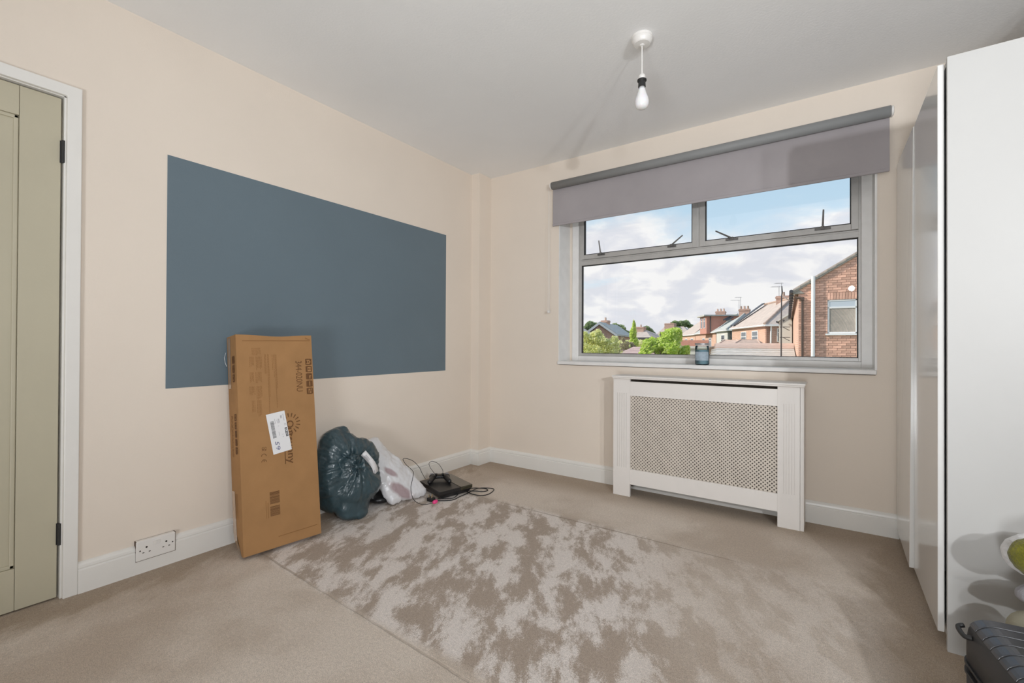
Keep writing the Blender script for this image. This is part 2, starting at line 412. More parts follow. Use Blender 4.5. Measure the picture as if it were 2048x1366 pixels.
# skirting: plain board with a bead
SK = [(0, 0), (.018, 0), (.018, .094), (.0135, .098), (.0135, .101), (.0165, .104), (.015, .114), (.010, .121), (.004, .1255), (0, .1265)]
def skirt(a, b, nrm, ea=0, eb=0):
    """a, b: ends on the wall line; nrm: into the room; ea/eb: mitre (+1 out, -1 in)"""
    a = Vector((*a, 0)); b = Vector((*b, 0)); n = Vector((*nrm, 0)); t = (b - a).normalized()
    mb = MB(); k = len(SK)
    A = [a + n * x - t * (x * ea) + UP * z for x, z in SK]; B = [b + n * x + t * (x * eb) + UP * z for x, z in SK]
    mb.add(A + B, [tuple(range(k)), tuple(range(k, 2 * k))[::-1]] + [(i, k + i, k + (i + 1) % k, (i + 1) % k) for i in range(k)])
    return mb
struct('baseboard_left', skirt((0, -2.666), (0, -.162), (1, 0), 0, -1), M_gloss)
struct('baseboard_pipe', skirt((0, -.162), (.087, -.162), (0, -1), -1, 1), M_gloss)
struct('baseboard_corner', skirt((.087, -.162), (.087, 0), (1, 0), 1, -1), M_gloss)
struct('baseboard_window', skirt((.087, 0), (2.845, 0), (0, -1), -1, 0), M_gloss)
struct('baseboard_back', skirt((XB, YB), (0, YB), (0, 1), 0, 0), M_gloss)
struct('baseboard_rear', skirt((0, YB), (0, -3.56), (1, 0), 0, 0), M_gloss)

# ------------------------------------------------------------------ door
dr = bpy.data.objects.new('door_1', None); COL.objects.link(dr); dr.location = (0, -3.1, 0); dr['kind'] = 'structure'; ORG[dr.name] = Vector(dr.location)
mb = MB()
mb.prism([(0, YD0 - .045, 0), (0, YD0, 0), (0, YD0, 2.021), (0, YD1, 2.021), (0, YD1, 0), (0, YD1 + .045, 0), (0, YD1 + .045, 2.066), (0, YD0 - .045, 2.066)], (.018, 0, 0))
obj('architrave', mb, M_gloss, dr, bevel=.003)
mb = MB()
mb.box(-T, 0, YD1 - .006, YD1, 0, 2.03).box(-T, 0, YD0, YD0 + .006, 0, 2.03).box(-T, 0, YD0, YD1, 2.018, 2.03)
mb.box(-.075, -.062, YD1 - .02, YD1, 0, 2.02).box(-.075, -.062, YD0, YD0 + .02, 0, 2.02)
obj('frame_lining', mb, M_gloss, dr)
mb = MB().box(-T + .01, -.07, YD0 + .006, YD1 - .006, 0, 2.018)
dy1, dy0 = YD1 - .0125, YD0 + .010
mb = MB()
pz0, pz1, ps = .166, 1.898, .115
mb.box(-.055, -.012, dy1 - ps, dy1, .006, 2.012).box(-.055, -.012, dy0, dy0 + ps, .006, 2.012)
leaf = obj('door_leaf', mb, M_door, dr, bevel=.0015)
obj('rail', MB().box(-.055, -.0125, dy0 + ps + .001, dy1 - ps - .001, pz1, 2.012), M_door, dr, bevel=.0015)
obj('rail', MB().box(-.055, -.0125, dy0 + ps + .001, dy1 - ps - .001, .006, pz0), M_door, dr, bevel=.0015)
mb = MB().box(-.05, -.024, dy0 + .02, dy1 - .02, .02, 2.0)
obj('door_panel', mb, M_door, dr)
mb = MB()
a, b_ = dy0 + ps + .001, dy1 - ps - .001
for (ya, yb, za, zb) in ((a, a + .014, pz0, pz1), (b_ - .014, b_, pz0, pz1), (a, b_, pz1 - .014, pz1), (a, b_, pz0, pz0 + .014)):
    mb.box(-.026, -.0175, ya, yb, za, zb)
obj('panel_moulding', mb, M_door, dr, bevel=.003)
for z0, z1 in ((1.752, 1.842), (.215, .302)):
    hb = MB().lathe([(.0055, z0), (.0055, z1)], (-.002, YD1 - .008, 0), 12)
    hb.box(-.012, -.0105, YD1 - .016, YD1 - .009, z0, z1)
    obj('hinge', hb, M_black, dr)
hb = MB().tube([(-.012, dy0 + .05, 1.0), (.045, dy0 + .05, 1.0)], .009, 10).tube([(.045, dy0 + .045, 1.0), (.045, dy0 + .16, 1.0)], .008, 10)
hb.box(-.012, -.006, dy0 + .03, dy0 + .07, .93, 1.07)
obj('door_handle', hb, M_black, dr, smooth=False)
struct('wall_landing', MB().box(-1.1, -1.0, -4.2, -2.2, 0, H), M_wall)

# ------------------------------------------------------------------ double socket on the skirting
t = thing('wall_socket', (.0, -2.404, .06), 'white double wall socket with two switches on the left skirting', 'socket')
mb = MB().box(.0, .0235, -2.478, -2.330, .058, .146)
obj('faceplate', mb, M_wpl, t, bevel=.004)
for yc in (-2.440, -2.366):
    pm = MB()
    pm.lathe([(.0040, .0230), (.0040, .0240)], (0, yc, .1135), 14, 'X')
    pm.box(.023, .0240, yc - .015, yc - .008, .0895, .093).box(.023, .0240, yc + .008, yc + .015, .0895, .093)
    pm.box(.023, .0240, yc - (.026 if yc < -2.4 else -.022), yc - (.021 if yc < -2.4 else -.027), .100, .105)
    obj('pin_hole', pm, M_dark, t, kind='stuff')
for yc in (-2.411, -2.396):
    sm_ = MB().add([(.0235, yc - .006, .113), (.0235, yc + .006, .113), (.0235, yc + .006, .132), (.0235, yc - .006, .132),
                    (.0245, yc - .006, .114), (.0245, yc + .006, .114), (.0270, yc + .006, .131), (.0270, yc - .006, .131)],
                   [(3, 2, 1, 0), (4, 5, 6, 7), (0, 1, 5, 4), (1, 2, 6, 5), (2, 3, 7, 6), (3, 0, 4, 7)])
    obj('rocker_switch', sm_, M_wpl, t)
obj('back_box', MB().box(.0, .0200, -2.4782, -2.3287, .0567, .1455), M_bbox, t)

# ------------------------------------------------------------------ window
win = bpy.data.objects.new('window_1', None); COL.objects.link(win); win.location = (1.76, .1, .897); win['kind'] = 'structure'; ORG[win.name] = Vector(win.location)
YW = .165
# white reveal lining, sill board
mb = MB()
mb.box(WX0 - .002, WX0 + .004, -.002, YW + .02, WZ0, WZ1).box(WX1 - .004, WX1 + .006, -.006, YW + .02, WZ0, WZ1).box(WX0, WX1, -.002, YW, WZ1 - .004, WZ1 + .002)
obj('reveal_lining', mb, M_sill, win)
obj('window_sill', MB().box(WX0 - .004, WX1 + .004, -.022, YW + .05, WZ0 - .026, WZ0), M_sill, win, bevel=.005)
ax0, ax1, az0, az1 = .858, 2.692, .936, 2.19
mb = MB()
mb.box(WX0 + .03, ax0, YW + .004, YW + .06, WZ0, WZ1).box(ax1, WX1, YW + .004, YW + .06, WZ0, WZ1)
mb.box(ax0, ax1, YW + .004, YW + .06, WZ0, az0).box(ax0, ax1, YW + .004, YW + .06, az1, WZ1)
obj('timber_frame', mb, M_sill, win, bevel=.003)
obj('caulk_strip', MB().box(WX0, WX0 + .031, YW + .016, YW + .05, WZ0, WZ1), M_wall, win)
tz0, tz1 = 1.670, 1.716     # fixed transom
yy = YW + .012
mb = MB()
mb.box(ax0, ax0 + .024, yy, yy + .04, az0, az1).box(ax1 - .014, ax1, yy, yy + .04, az0, az1)
mb.box(ax0, ax1, yy + .001, yy + .04, az0, az0 + .022).box(ax0, ax1, yy, yy + .04, az1 - .02, az1)
mb.box(ax0, ax1, yy + .0005, yy + .04, tz0, tz1)
mb.box(ax0 + .02, ax1 - .01, yy - .004, yy + .01, tz1 - .012, tz1 - .004)
mb.box(1.772, 1.800, yy + .0005, yy + .04, tz1, az1)
obj('aluminium_frame', mb, M_alu, win, bevel=.002)
g = MB()
gx0, gx1 = ax0 + .024, ax1 - .014
for (x0, x1, z0, z1) in ((gx0, gx0 + .005, az0 + .02, tz0), (gx1 - .005, gx1, az0 + .02, tz0), (gx0, gx1, az0 + .019, az0 + .025), (gx0, gx1, tz0 - .005, tz0)):
    g.box(x0, x1, yy + .008, yy + .03, z0, z1)
obj('gasket', g, M_gasket, win)
obj('pane', MB().box(gx0, gx1, yy + .024, yy + .028, az0 + .02, tz0), M_glass, win)
for k, (x0, x1) in enumerate(((ax0 + .010, 1.779), (1.793, ax1 - .012))):
    z0, z1 = tz1 + .001, az1 - .012
    sash = MB(); wv = .036
    y0, y1 = yy - .006, yy + .030
    sash.box(x0, x0 + wv, y0, y1, z0, z1).box(x1 - wv, x1, y0, y1, z0, z1).box(x0 + wv, x1 - wv, y0, y1, z0, z0 + wv).box(x0 + wv, x1 - wv, y0, y1, z1 - wv, z1)
    so = obj('opening_sash', sash, M_alu, win, bevel=.002)
    g = MB(); q0, q1, r0, r1 = x0 + wv, x1 - wv, z0 + wv, z1 - wv
    for (a, b_, c, d) in ((q0, q0 + .005, r0, r1), (q1 - .005, q1, r0, r1), (q0, q1, r0, r0 + .005), (q0, q1, r1 - .005, r1)): g.box(a, b_, y0 + .004, y1 - .004, c, d)
    obj('sash_gasket', g, M_gasket, so)
    obj('sash_pane', MB().box(q0, q1, y0 + .018, y0 + .022, r0, r1), M_glass, so)
# window handles and stays: (x, tip dx, tip dz, plate length)
for hx, dx_, dz_, pl in ((1.058, -.010, .100, .06), (1.604, .082, .058, .06), (2.000, -.098, .058, .075), (2.505, .004, .105, .082)):
    hz = tz1 + .028; y0 = yy - .008
    hb = MB().box(hx - pl / 2, hx + pl / 2, y0 - .006, y0 + .002, hz - .009, hz + .005)
    hb.box(hx - .010, hx + .010, y0 - .017, y0, hz - .006, hz + .012)
    p0 = Vector((hx, y0 - .016, hz + .004)); p1 = p0 + Vector((dx_, -.012, dz_))
    hb.tube([p0, p0.lerp(p1, .15), p0.lerp(p1, .9), p1], [.0055, .0058, .0048, .0042], 8)
    obj('window_handle', hb, M_handle, win)

# ------------------------------------------------------------------ roller blind
t = thing('roller_blind', (1.77, 0, 1.95), 'grey roller blind half drawn over the top of the window', 'blind')
bx0, bx1, bz = .735, 2.806, 2.283
obj('blind_roll', MB().lathe([(.012, -.001), (.0295, 0), (.0295, bx1 - bx0), (.012, bx1 - bx0 + .001)], (bx0, -.050, bz), 28, 'X'), M_roll, t, smooth=True)
mb = MB(); nx, nz = 90, 14; zt, zb = 2.264, 1.976
vs = []
for side in (0, 1):
    for j in range(nz + 1):
        for i in range(nx + 1):
            x = bx0 - .008 + (bx1 - bx0 + .006) * i / nx; z = zt + (zb - zt) * j / nz; f_ = j / nz
            d = .0035 * sin(x * 9 + 1.2 * f_ + .6 * sin(x * 3)) * f_ + .003 * sin(x * 4.1 + 2.2 * f_) * f_
            vs.append((x, -.0235 - d + .001 * side, z))
fs = []; st = (nx + 1) * (nz + 1)
for side in (0, 1):
    for j in range(nz):
        for i in range(nx):
            a = side * st + j * (nx + 1) + i; q = (a, a + 1, a + nx + 2, a + nx + 1); fs.append(q if side else q[::-1])
mb.add(vs, fs); obj('blind_fabric', mb, M_blind, t, smooth=True)
obj('bottom_bar', MB().box(bx0 - .008, bx1 - .002, -.030, -.019, zb - .006, zb + .012), M_blind, t, bevel=.003)
for x in (bx0 - .014, bx1 + .001):
    obj('bracket', MB().lathe([(.022, 0), (.027, .003), (.027, .010), (.020, .013)], (x, -.050, bz), 20, 'X').box(x + .002, x + .010, -.05, 0, bz - .016, bz + .016), M_wpl, t)
pts = []
cx_, cy_ = bx0 - .022, -.052
for k in range(0, 121): pts.append((cx_ - .004, cy_ - .012, bz - .02 - (bz - 1.33) * k / 120))
for k in range(1, 8): a = pi * k / 8; pts.append((cx_ - .004, cy_ - .012 * cos(a), 1.31 - .014 * sin(a)))
for k in range(120, -1, -1): pts.append((cx_ - .004 , cy_ + .012, bz - .02 - (bz - 1.33) * k / 120))
mb = MB().tube(pts, .0008, 5)
for p in pts[::1]: mb.ball(p, .0022, 1)
obj('bead_chain', mb, M_wpl, t)
obj('chain_weight', MB().box(cx_ - .010, cx_ + .002, cy_ - .016, cy_ + .016, 1.278, 1.300), M_wpl, t, bevel=.003)

# ------------------------------------------------------------------ ceiling pendant
px, py = 1.807, -1.077
t = thing('pendant_light', (px, py, H), 'white ceiling pendant with bare opal bulb on a short flex', 'light')
obj('ceiling_rose', MB().lathe([(.049, 0), (.049, -.012), (.0475, -.013), (.0475, -.0135), (.046, -.022), (.040, -.034), (.036, -.0375), (.012, -.040), (.011, -.043), (.006, -.044)], (px, py, H - .0005), 40), M_wpl, t)
obj('flex', MB().tube([(px, py, H - .04), (px, py, 2.305)], .0032, 10), M_wpl, t)
obj('lamp_holder', MB().lathe([(.006, 2.312), (.013, 2.308), (.0165, 2.298), (.0165, 2.285)], (px, py, 0), 24), M_wpl, t, smooth=True)
obj('shade_ring', MB().lathe([(.0165, 2.287), (.0215, 2.284), (.0215, 2.278), (.0165, 2.272), (.0175, 2.250), (.0150, 2.249)], (px, py, 0), 24), M_black, t)
obj('cap', MB().lathe([(.0135, 2.262), (.0135, 2.241)], (px, py, 0), 20), M_alu, t)
obj('bulb', MB().lathe([(.0145, 2.244), (.0165, 2.236), (.019, 2.224), (.0245, 2.208), (.0300, 2.194), (.0322, 2.180), (.0310, 2.166), (.0265, 2.155), (.0185, 2.148), (.008, 2.1455), (.001, 2.145)], (px, py, 0), 32), M_bulb, t, smooth=True)

# ------------------------------------------------------------------ radiator cover
rc = thing('radiator_cover', (1.86, -.10, 0), 'white radiator cover with diamond lattice grille under the window', 'radiator cover')
YR = -.197
obj('shelf', MB().box(1.306, 2.432, YR - .022, -.0, .806, .818).box(1.310, 2.428, YR - .017, -.0, .797, .807), M_mdf, rc, bevel=.004)
for x0, x1 in ((1.312, 1.430), (2.296, 2.404)):
    lg = MB(); w_ = x1 - x0; g0 = x0 + .030; g1 = x1 - .026; zz0, zz1 = .195, .700
    xs = [g0 + (g1 - g0) * k / 4 for k in range(5)]
    lg.box(x0, x1, YR + .004, YR + .018, 0, .797)
    # fluted face: raised strips between grooves
    lg.box(x0, x1, YR, YR + .004, 0, zz0).box(x0, x1, YR, YR + .004, zz1, .797)
    e = [x0] + [v for k in xs for v in (k - .0016, k + .0016)] + [x1]
    for k in range(0, len(e), 2): lg.box(e[k], e[k + 1], YR, YR + .004, zz0, zz1)
    obj('leg', lg, M_mdf, rc)
obj('side_panel', MB().box(1.312, 1.326, YR + .018, -.001, 0, .797), M_mdf, rc)
obj('side_panel', MB().box(2.4055, 2.4235, YR + .003, -.001, 0, .797), M_mdf, rc)
obj('rail', MB().box(1.430, 2.296, YR + .001, YR + .015, .683, .780), M_mdf, rc, bevel=.001)
obj('rail', MB().box(1.430, 2.296, YR + .001, YR + .015, .084, .186), M_mdf, rc, bevel=.001)
obj('slot_shade', MB().box(1.326, 2.390, YR + .03, YR + .045, .770, .797), M_dark, rc)  # dark strip behind the top slot, standing in for the shade inside
g = MB(); gx0_, gx1_, gz0_, gz1_ = 1.424, 2.302, .180, .690; P_ = .0222; hw = .0041
W_, H_ = gx1_ - gx0_, gz1_ - gz0_
for s in (1, -1):
    k = -int(H_ / P_) - 2
    while k * P_ < W_ + H_:
        c = k * P_ + P_ / 2 * (s < 0) * 0
        # line x - s*z = c  (s=-1: x + z = c)
        if s > 0: z0 = max(0, -c); z1 = min(H_, W_ - c); f_ = lambda z: c + z
        else: z0 = max(0, c - W_); z1 = min(H_, c); f_ = lambda z: c - z
        if z1 - z0 > .004:
            n_ = Vector((s, 0, -1)).normalized() if s > 0 else Vector((1, 0, 1)).normalized()
            a = Vector((gx0_ + f_(z0), YR + .012, gz0_ + z0)); b_ = Vector((gx0_ + f_(z1), YR + .012, gz0_ + z1))
            dd = Vector((0, .0022 if s > 0 else .0020, 0)); o_ = Vector((0, 0 if s > 0 else .0008, 0))
            g.prism([a + n_ * hw + o_, b_ + n_ * hw + o_, b_ - n_ * hw + o_, a - n_ * hw + o_], dd)
        k += 1
obj('lattice_grille', g, M_mdfg, rc, kind='stuff', fix=False)
rd = thing('radiator', (1.86, -.06, .15), 'cream panel radiator behind the lattice grille of the radiator cover', 'radiator')
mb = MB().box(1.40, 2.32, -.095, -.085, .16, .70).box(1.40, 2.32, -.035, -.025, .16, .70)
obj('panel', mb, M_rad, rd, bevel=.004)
mb = MB()
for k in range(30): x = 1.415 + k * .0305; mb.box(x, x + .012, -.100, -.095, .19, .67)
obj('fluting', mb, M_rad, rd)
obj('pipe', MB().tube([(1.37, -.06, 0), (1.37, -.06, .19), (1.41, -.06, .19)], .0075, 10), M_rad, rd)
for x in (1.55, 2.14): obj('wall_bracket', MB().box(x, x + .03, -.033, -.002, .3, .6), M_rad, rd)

# ------------------------------------------------------------------ wardrobe
wd = thing('wardrobe', (3.15, -.55, 0), 'tall white wardrobe with high gloss doors along the right wall', 'wardrobe')
WY = -1.087
obj('end_panel', MB().box(2.8635, 3.455, WY, WY + .018, 0, 2.012), M_ward, wd, bevel=.0012)
obj('end_panel', MB().box(2.8635, 3.455, -.030, -.012, 0, 2.012), M_ward, wd)
obj('top_panel', MB().box(2.866, 3.455, WY + .018, -.030, 1.994, 2.010), M_ward, wd)
obj('bottom_panel', MB().box(2.866, 3.455, WY + .018, -.030, .060, .078), M_ward, wd)
obj('back_panel', MB().box(3.446, 3.455, WY + .018, -.030, .078, 1.994), M_ward, wd)
obj('plinth', MB().box(2.880, 2.896, WY + .018, -.030, 0, .060), M_ward, wd)
obj('divider', MB().box(2.880, 3.44, -.558, -.542, .078, 1.994), M_ward, wd)

def Zrot(c, a): return Matrix.Translation(c) @ Matrix.Rotation(a, 4, 'Z') @ Matrix.Translation(-Vector(c))
Mn = Zrot((2.8415, -1.070, 0), radians(-0.1))
obj('wardrobe_door', MB().box(2.8415, 2.8590, -1.070, -.541, .055, 1.998, Mn), M_wgl, wd, bevel=.0015)
# the far door hangs a little proud at its foot
obj('wardrobe_door', MB().hull8([(2.8335, -.014, .055), (2.8265, -.538, .055), (2.8440, -.538, .055), (2.8510, -.014, .055)], [(2.8345, -.014, 1.998), (2.8395, -.538, 1.998), (2.8570, -.538, 1.998), (2.8520, -.014, 1.998)]), M_wgl, wd, bevel=.0015)


# ------------------------------------------------------------------ cardboard carton leaning on the left wall
BW, BH, BT = .376, 1.062, .124
wv = Vector((.041, .372, 0)).normalized()
lean = radians(7.2)
nv0 = Vector((wv.y, -wv.x, 0))                      # out of the wall, level
uv = (UP * cos(lean) - nv0 * sin(lean)).normalized()
nv = (nv0 * cos(lean) + UP * sin(lean)).normalized()
BO = Vector((.150, -2.128, .002))                   # bottom, rear, left corner
def bp(a, h, n=0.0): return BO + wv * a + uv * h + nv * (BT + n)      # point on the front face
def bs(n, h, o=0.0): return BO + nv * n + uv * h - wv * o              # point on the left end face
ct = thing('cardboard_carton', BO + wv * .19, 'tall brown cardboard carton leaning upright against the blue painted wall', 'carton')
bm = bmesh.new(); bmesh.ops.create_cube(bm, size=1)
bmesh.ops.subdivide_edges(bm, edges=bm.edges[:], cuts=11, use_grid_fill=True)
mb = MB(); bm.verts.index_update()
for v in bm.verts:
    a, n, h = v.co.x + .5, v.co.y + .5, v.co.z + .5
    bul = .0035 * sin(pi * a) * sin(pi * h)
    P = Vector((a * BW, n * BT, h * BH))
    if n > .99: P.y += bul
    if a < .01: P.x -= .004 * sin(pi * n) * sin(pi * h)
    # crushed lower left corner
    k = max(0, 1 - a / .25) * max(0, 1 - h / .07) * max(0, 1 - n / .8); P.x += .022 * k; P.z += .030 * k
    if h > .99: P.z += -.006 * (n > .5) * sin(pi * a) + .002 * sin(a * 9)
    mb.v.append(BO + wv * P.x + nv * P.y + uv * P.z)
mb.f = [tuple(v.index for v in f.verts) for f in bm.faces]; bm.free()
obj('carton_body', mb, M_card, ct)
pl = MB()
def pbar(a0, a1, h0, h1, th=.0006): return [bp(a0, h0, .0026), bp(a1, h0, .0026), bp(a1, h1, .0026), bp(a0, h1, .0026)]
# front folds: flap lines near the top and bottom
fl = MB()
for (a0, a1, h) in ((.03, BW - .012, 1.030), (.16, BW - .02, .048)):
    fl.prism([bp(a0, h, .0005), bp(a1, h + .002, .0005), bp(a1, h + .0045, .0005), bp(a0, h + .0025, .0005)], nv * .0016)
fl.prism([bp(BW - .035, 1.048, .001), bp(BW - .008, 1.036, .001), bp(BW - .008, 1.038, .001), bp(BW - .035, 1.050, .001)], nv * .002)
obj('flap_crease', fl, M_cardf, ct, kind='stuff')
def fbul(a, h): return .0035 * sin(pi * a / BW) * sin(pi * h / BH)
def patch(mbx, a0, a1, h0, h1, face='f', th=.0003):
    """thin printed rectangle; a measured from the left edge (front) or from the rear (end face)"""
    if face == 'f': q = [bp(a, h, fbul(a, h) + .0004) for a, h in ((a0, h0), (a1, h0), (a1, h1), (a0, h1))]; mbx.prism(q, nv * th)
    else: q = [bs(a, h, .0042) for a, h in ((a0, h0), (a1, h0), (a1, h1), (a0, h1))]; mbx.prism(q, -wv * th)
def text_mesh(s, size, bold=False, res=3):
    c = bpy.data.curves.new('t', 'FONT'); c.body = s; c.size = size; c.resolution_u = res; c.extrude = 0; c.offset = .012 * size if bold else 0
    o = bpy.data.objects.new('t', c); COL.objects.link(o); bpy.context.view_layer.update()
    me = bpy.data.meshes.new_from_object(o.evaluated_get(bpy.context.evaluated_depsgraph_get()))
    vs = [v.co.copy() for v in me.vertices]; fs = [tuple(p.vertices) for p in me.polygons]
    bpy.data.objects.remove(o); bpy.data.curves.remove(c); bpy.data.meshes.remove(me)
    return vs, fs
def lettering(s, size, o, xd, yd, lift, material, parent, name='printed_lettering', sx=1, bold=False, fit=None):
    vs, fs = text_mesh(s, size, bold)
    if fit:
        w = max(v.x for v in vs); sx = fit / w
    m_ = MB().add([Vector(o) + Vector(xd) * v.x * sx + Vector(yd) * v.y + Vector(lift) for v in vs], fs)
    return obj(name, m_, material, parent, fix=False)
dn = -uv                                           # lettering runs down the box, its tops face right
lettering('344-020NU', .047, bp(.283, .925, fbul(.29, .87) + .0010), dn, wv, (0, 0, 0), M_cardp, ct, fit=.165)
def icon(a, h, s, kind, face='f', w=None):
    mbx = MB(); w = w or s
    b_ = .15 * s
    F_ = 'f' if face == 'f' else 's'
    # rounded dark square with its pictogram left open
    def P(x0, x1, y0, y1): patch(mbx, a + x0 * w, a + x1 * w, h + y0 * s, h + y1 * s, face)
    P(0, .16, .04, .96); P(.84, 1, .04, .96); P(.16, .84, 0, .16); P(.16, .84, .84, 1)
    if kind == 0: P(.16, .3, .3, .7); P(.42, .6, .38, .62); P(.7, .84, .16, .40); P(.7, .84, .6, .84)
    if kind == 1: P(.16, .30, .16, .84); P(.40, .62, .40, .60); P(.70, .84, .45, .55)
    if kind == 2: P(.16, .52, .16, .84); P(.70, .84, .16, .5); P(.52, .84, .66, .84)
    if kind == 3: P(.16, .46, .16, .84); P(.62, .84, .16, .84)
    if kind == 4: P(.16, .30, .16, .84); P(.38, .5, .16, .6); P(.56, .66, .4, .84); P(.74, .84, .16, .7)
    return mbx
for k in range(5): obj('printed_symbol', icon(.336, .900 - k * .0395, .034, k), M_cardp, ct)
# small print in columns (too small to read): dark lines of dashes
sp = MB()
def smallprint(a0, a1, h0, h1, lines, rag=.25, step=None):
    for i in range(lines):
        a = a0 + (a1 - a0) * (i + .5) / lines; e = h0 + (h1 - h0) * R.uniform(0, rag); h = h1
        while h > e:
            l = R.uniform(.006, .018); patch(sp, a - .0011, a + .0011, max(e, h - l), h); h -= l + .0022
for (a0, a1, h0, h1, n_) in ((.075, .118, .955, .995, 7), (.062, .085, .895, .950, 4), (.092, .122, .880, .950, 5), (.062, .082, .82, .872, 4), (.088, .118, .815, .872, 5),
                             (.058, .086, .758, .802, 5), (.090, .118, .735, .802, 5), (.066, .084, .668, .732, 3), (.090, .112, .650, .732, 4)):
    smallprint(a0 - .006, a1 - .006, h0, h1, n_)
for a_, h0, h1 in ((.129, .86, .962), (.134, .86, .962), (.143, .66, .962), (.148, .74, .962), (.166, .88, .960), (.173, .84, .960), (.180, .68, .960), (.185, .78, .960)):
    smallprint(a_ - .001, a_ + .001, h0, h1, 1, .02)
obj('small_print', sp, M_cardf, ct, fix=False, kind='stuff')
# barcode at the foot
bc = MB(); h = .155
while h < .268:
    w = R.choice((.0012, .0018, .0026, .0034)); patch(bc, .126, .172, h, h + w) if not (.200 < h < .214) else None; h += w + R.choice((.0012, .0018))
obj('printed_barcode', bc, M_cardp, ct, fix=False, kind='stuff')
bl = MB(); patch(bl, .115, .118, .150, .225); patch(bl, .106, .1085, .150, .235); obj('small_print', bl, M_cardf, ct, fix=False, kind='stuff')
# logo: word with a sun round its first letter, half hidden by the parcel label
LH = .047
lettering('O', .050, bp(.222, .615, fbul(.23, .6) + .001), dn, wv, (0, 0, 0), M_cardp, ct, 'printed_logo', bold=True)
lettering('utsunny', .050, bp(.222, .578, fbul(.23, .5) + .001), dn, wv, (0, 0, 0), M_cardp, ct, 'printed_logo', fit=.185, bold=True)
lg = MB(); oc = (.238, .597)
for k in range(10):
    a = radians(-78 + 22 * k) ; ca, sa = cos(a), sin(a)
    # rays fan out round the right-hand side (the top of the letter)
    d = (ca, sa); nrm = (-sa, ca); r0, r1, w = .034, .054, .0032
    q = [(oc[0] + d[0] * r + nrm[0] * s, oc[1] + d[1] * r + nrm[1] * s) for r, s in ((r0, -w * .6), (r1, -w), (r1, w), (r0, w * .6))]
    lg.prism([bp(x, y, fbul(x, y) + .0005) for x, y in q], nv * .0003)
patch(lg, .206, .210, .395, .500)
obj('printed_logo', lg, M_cardp, ct, fix=False, kind='stuff')
for s_, a_, h_ in (('UK', .098, .497), ('CA', .110, .497)): lettering(s_, .014, bp(a_, h_, fbul(.1, .45) + .001), dn, wv, (0, 0, 0), M_cardp, ct, 'printed_mark', bold=True)
mk = MB()
for k, hc in enumerate((.453, .425)):
    for i in range(9):
        a0 = radians(-5 + 21 * i); a1 = radians(-5 + 21 * (i + 1))
        q = [(.106 + r * cos(a), hc + r * sin(a)) for a, r in ((a0, .0095), (a1, .0095), (a1, .0122), (a0, .0122))]
        mk.prism([bp(x, y, fbul(x, y) + .0005) for x, y in q], nv * .0003)
patch(mk, .1045, .1075, .425, .436)
obj('printed_mark', mk, M_cardp, ct, fix=False, kind='stuff')
# white parcel label, stuck on askew
la = radians(8)
def lp(x, y, n=0): a = .151 + x * cos(la) + y * sin(la) ; h = .452 - x * -sin(la) + y * cos(la); return bp(.151 + x * cos(la) - y * sin(la) * 1, .452 + x * sin(la) + y * cos(la), .0042 + n)
LW, LL = .092, .205
mb = MB().prism([lp(0, 0), lp(LW, 0), lp(LW, LL), lp(0, LL)], nv * .0004)
lab = obj('parcel_label', mb, M_paper, ct, label='white parcel label with barcode and 65 in blue marker')
def lpatch(mbx, x0, x1, y0, y1): mbx.prism([lp(x0, y0, .0005), lp(x1, y0, .0005), lp(x1, y1, .0005), lp(x0, y1, .0005)], nv * .0002)
g = MB(); y = .080
while y < .165: w = R.choice((.0006, .0010, .0016)); lpatch(g, .013, .030, y, y + w); y += w + R.choice((.0008, .0014))
obj('barcode', g, M_ink, lab, fix=False, kind='stuff')
g = MB()
for (x0, x1, y0, y1) in ((.036, .0375, .150, .175), (.046, .0475, .150, .168), (.052, .054, .148, .172), (.056, .058, .150, .170), (.066, .070, .170, .185), (.072, .074, .172, .186), (.080, .082, .155, .190), (.080, .082, .128, .142), (.086, .0875, .130, .140),
                         (.046, .052, .134, .1355), (.045, .0465, .085, .105), (.060, .066, .075, .0765), (.058, .068, .088, .089), (.030, .032, .150, .156)): lpatch(g, x0, x1, y0, y1)
obj('fine_print', g, M_inkg, lab, fix=False, kind='stuff')
g = MB(); lpatch(g, .077, .080, .072, .118); lpatch(g, .085, .088, .072, .118); lpatch(g, .080, .085, .072, .076); lpatch(g, .080, .085, .092, .097); lpatch(g, .080, .085, .113, .118); lpatch(g, .0815, .0835, .078, .082); lpatch(g, .0815, .0835, .104, .108)
obj('black_box_print', g, M_ink, lab, fix=False, kind='stuff')
# hand-written 65, reading up the label
def stroke(pts, r=.0013):
    return MB().tube([lp(x, y, .0008) for x, y in pts], r, 6)
six = [(.0195, .030), (.024, .0225), (.031, .018), (.0355, .0215), (.0365, .029), (.0340, .0345), (.0290, .0345), (.0275, .028), (.0300, .0205)]
five = [(.0200, .061), (.0200, .052), (.0205, .047), (.0265, .0465), (.0265, .052), (.0300, .056), (.0345, .053), (.0360, .045), (.0350, .041)]
g = stroke([tuple(p)[:2] for p in spline([Vector((x, y, 0)) for x, y in six], 4)]); g5 = stroke([tuple(p)[:2] for p in spline([Vector((x, y, 0)) for x, y in five], 4)])
g.add(g5.v, g5.f)
obj('handwritten_number', g, M_blueink, lab)
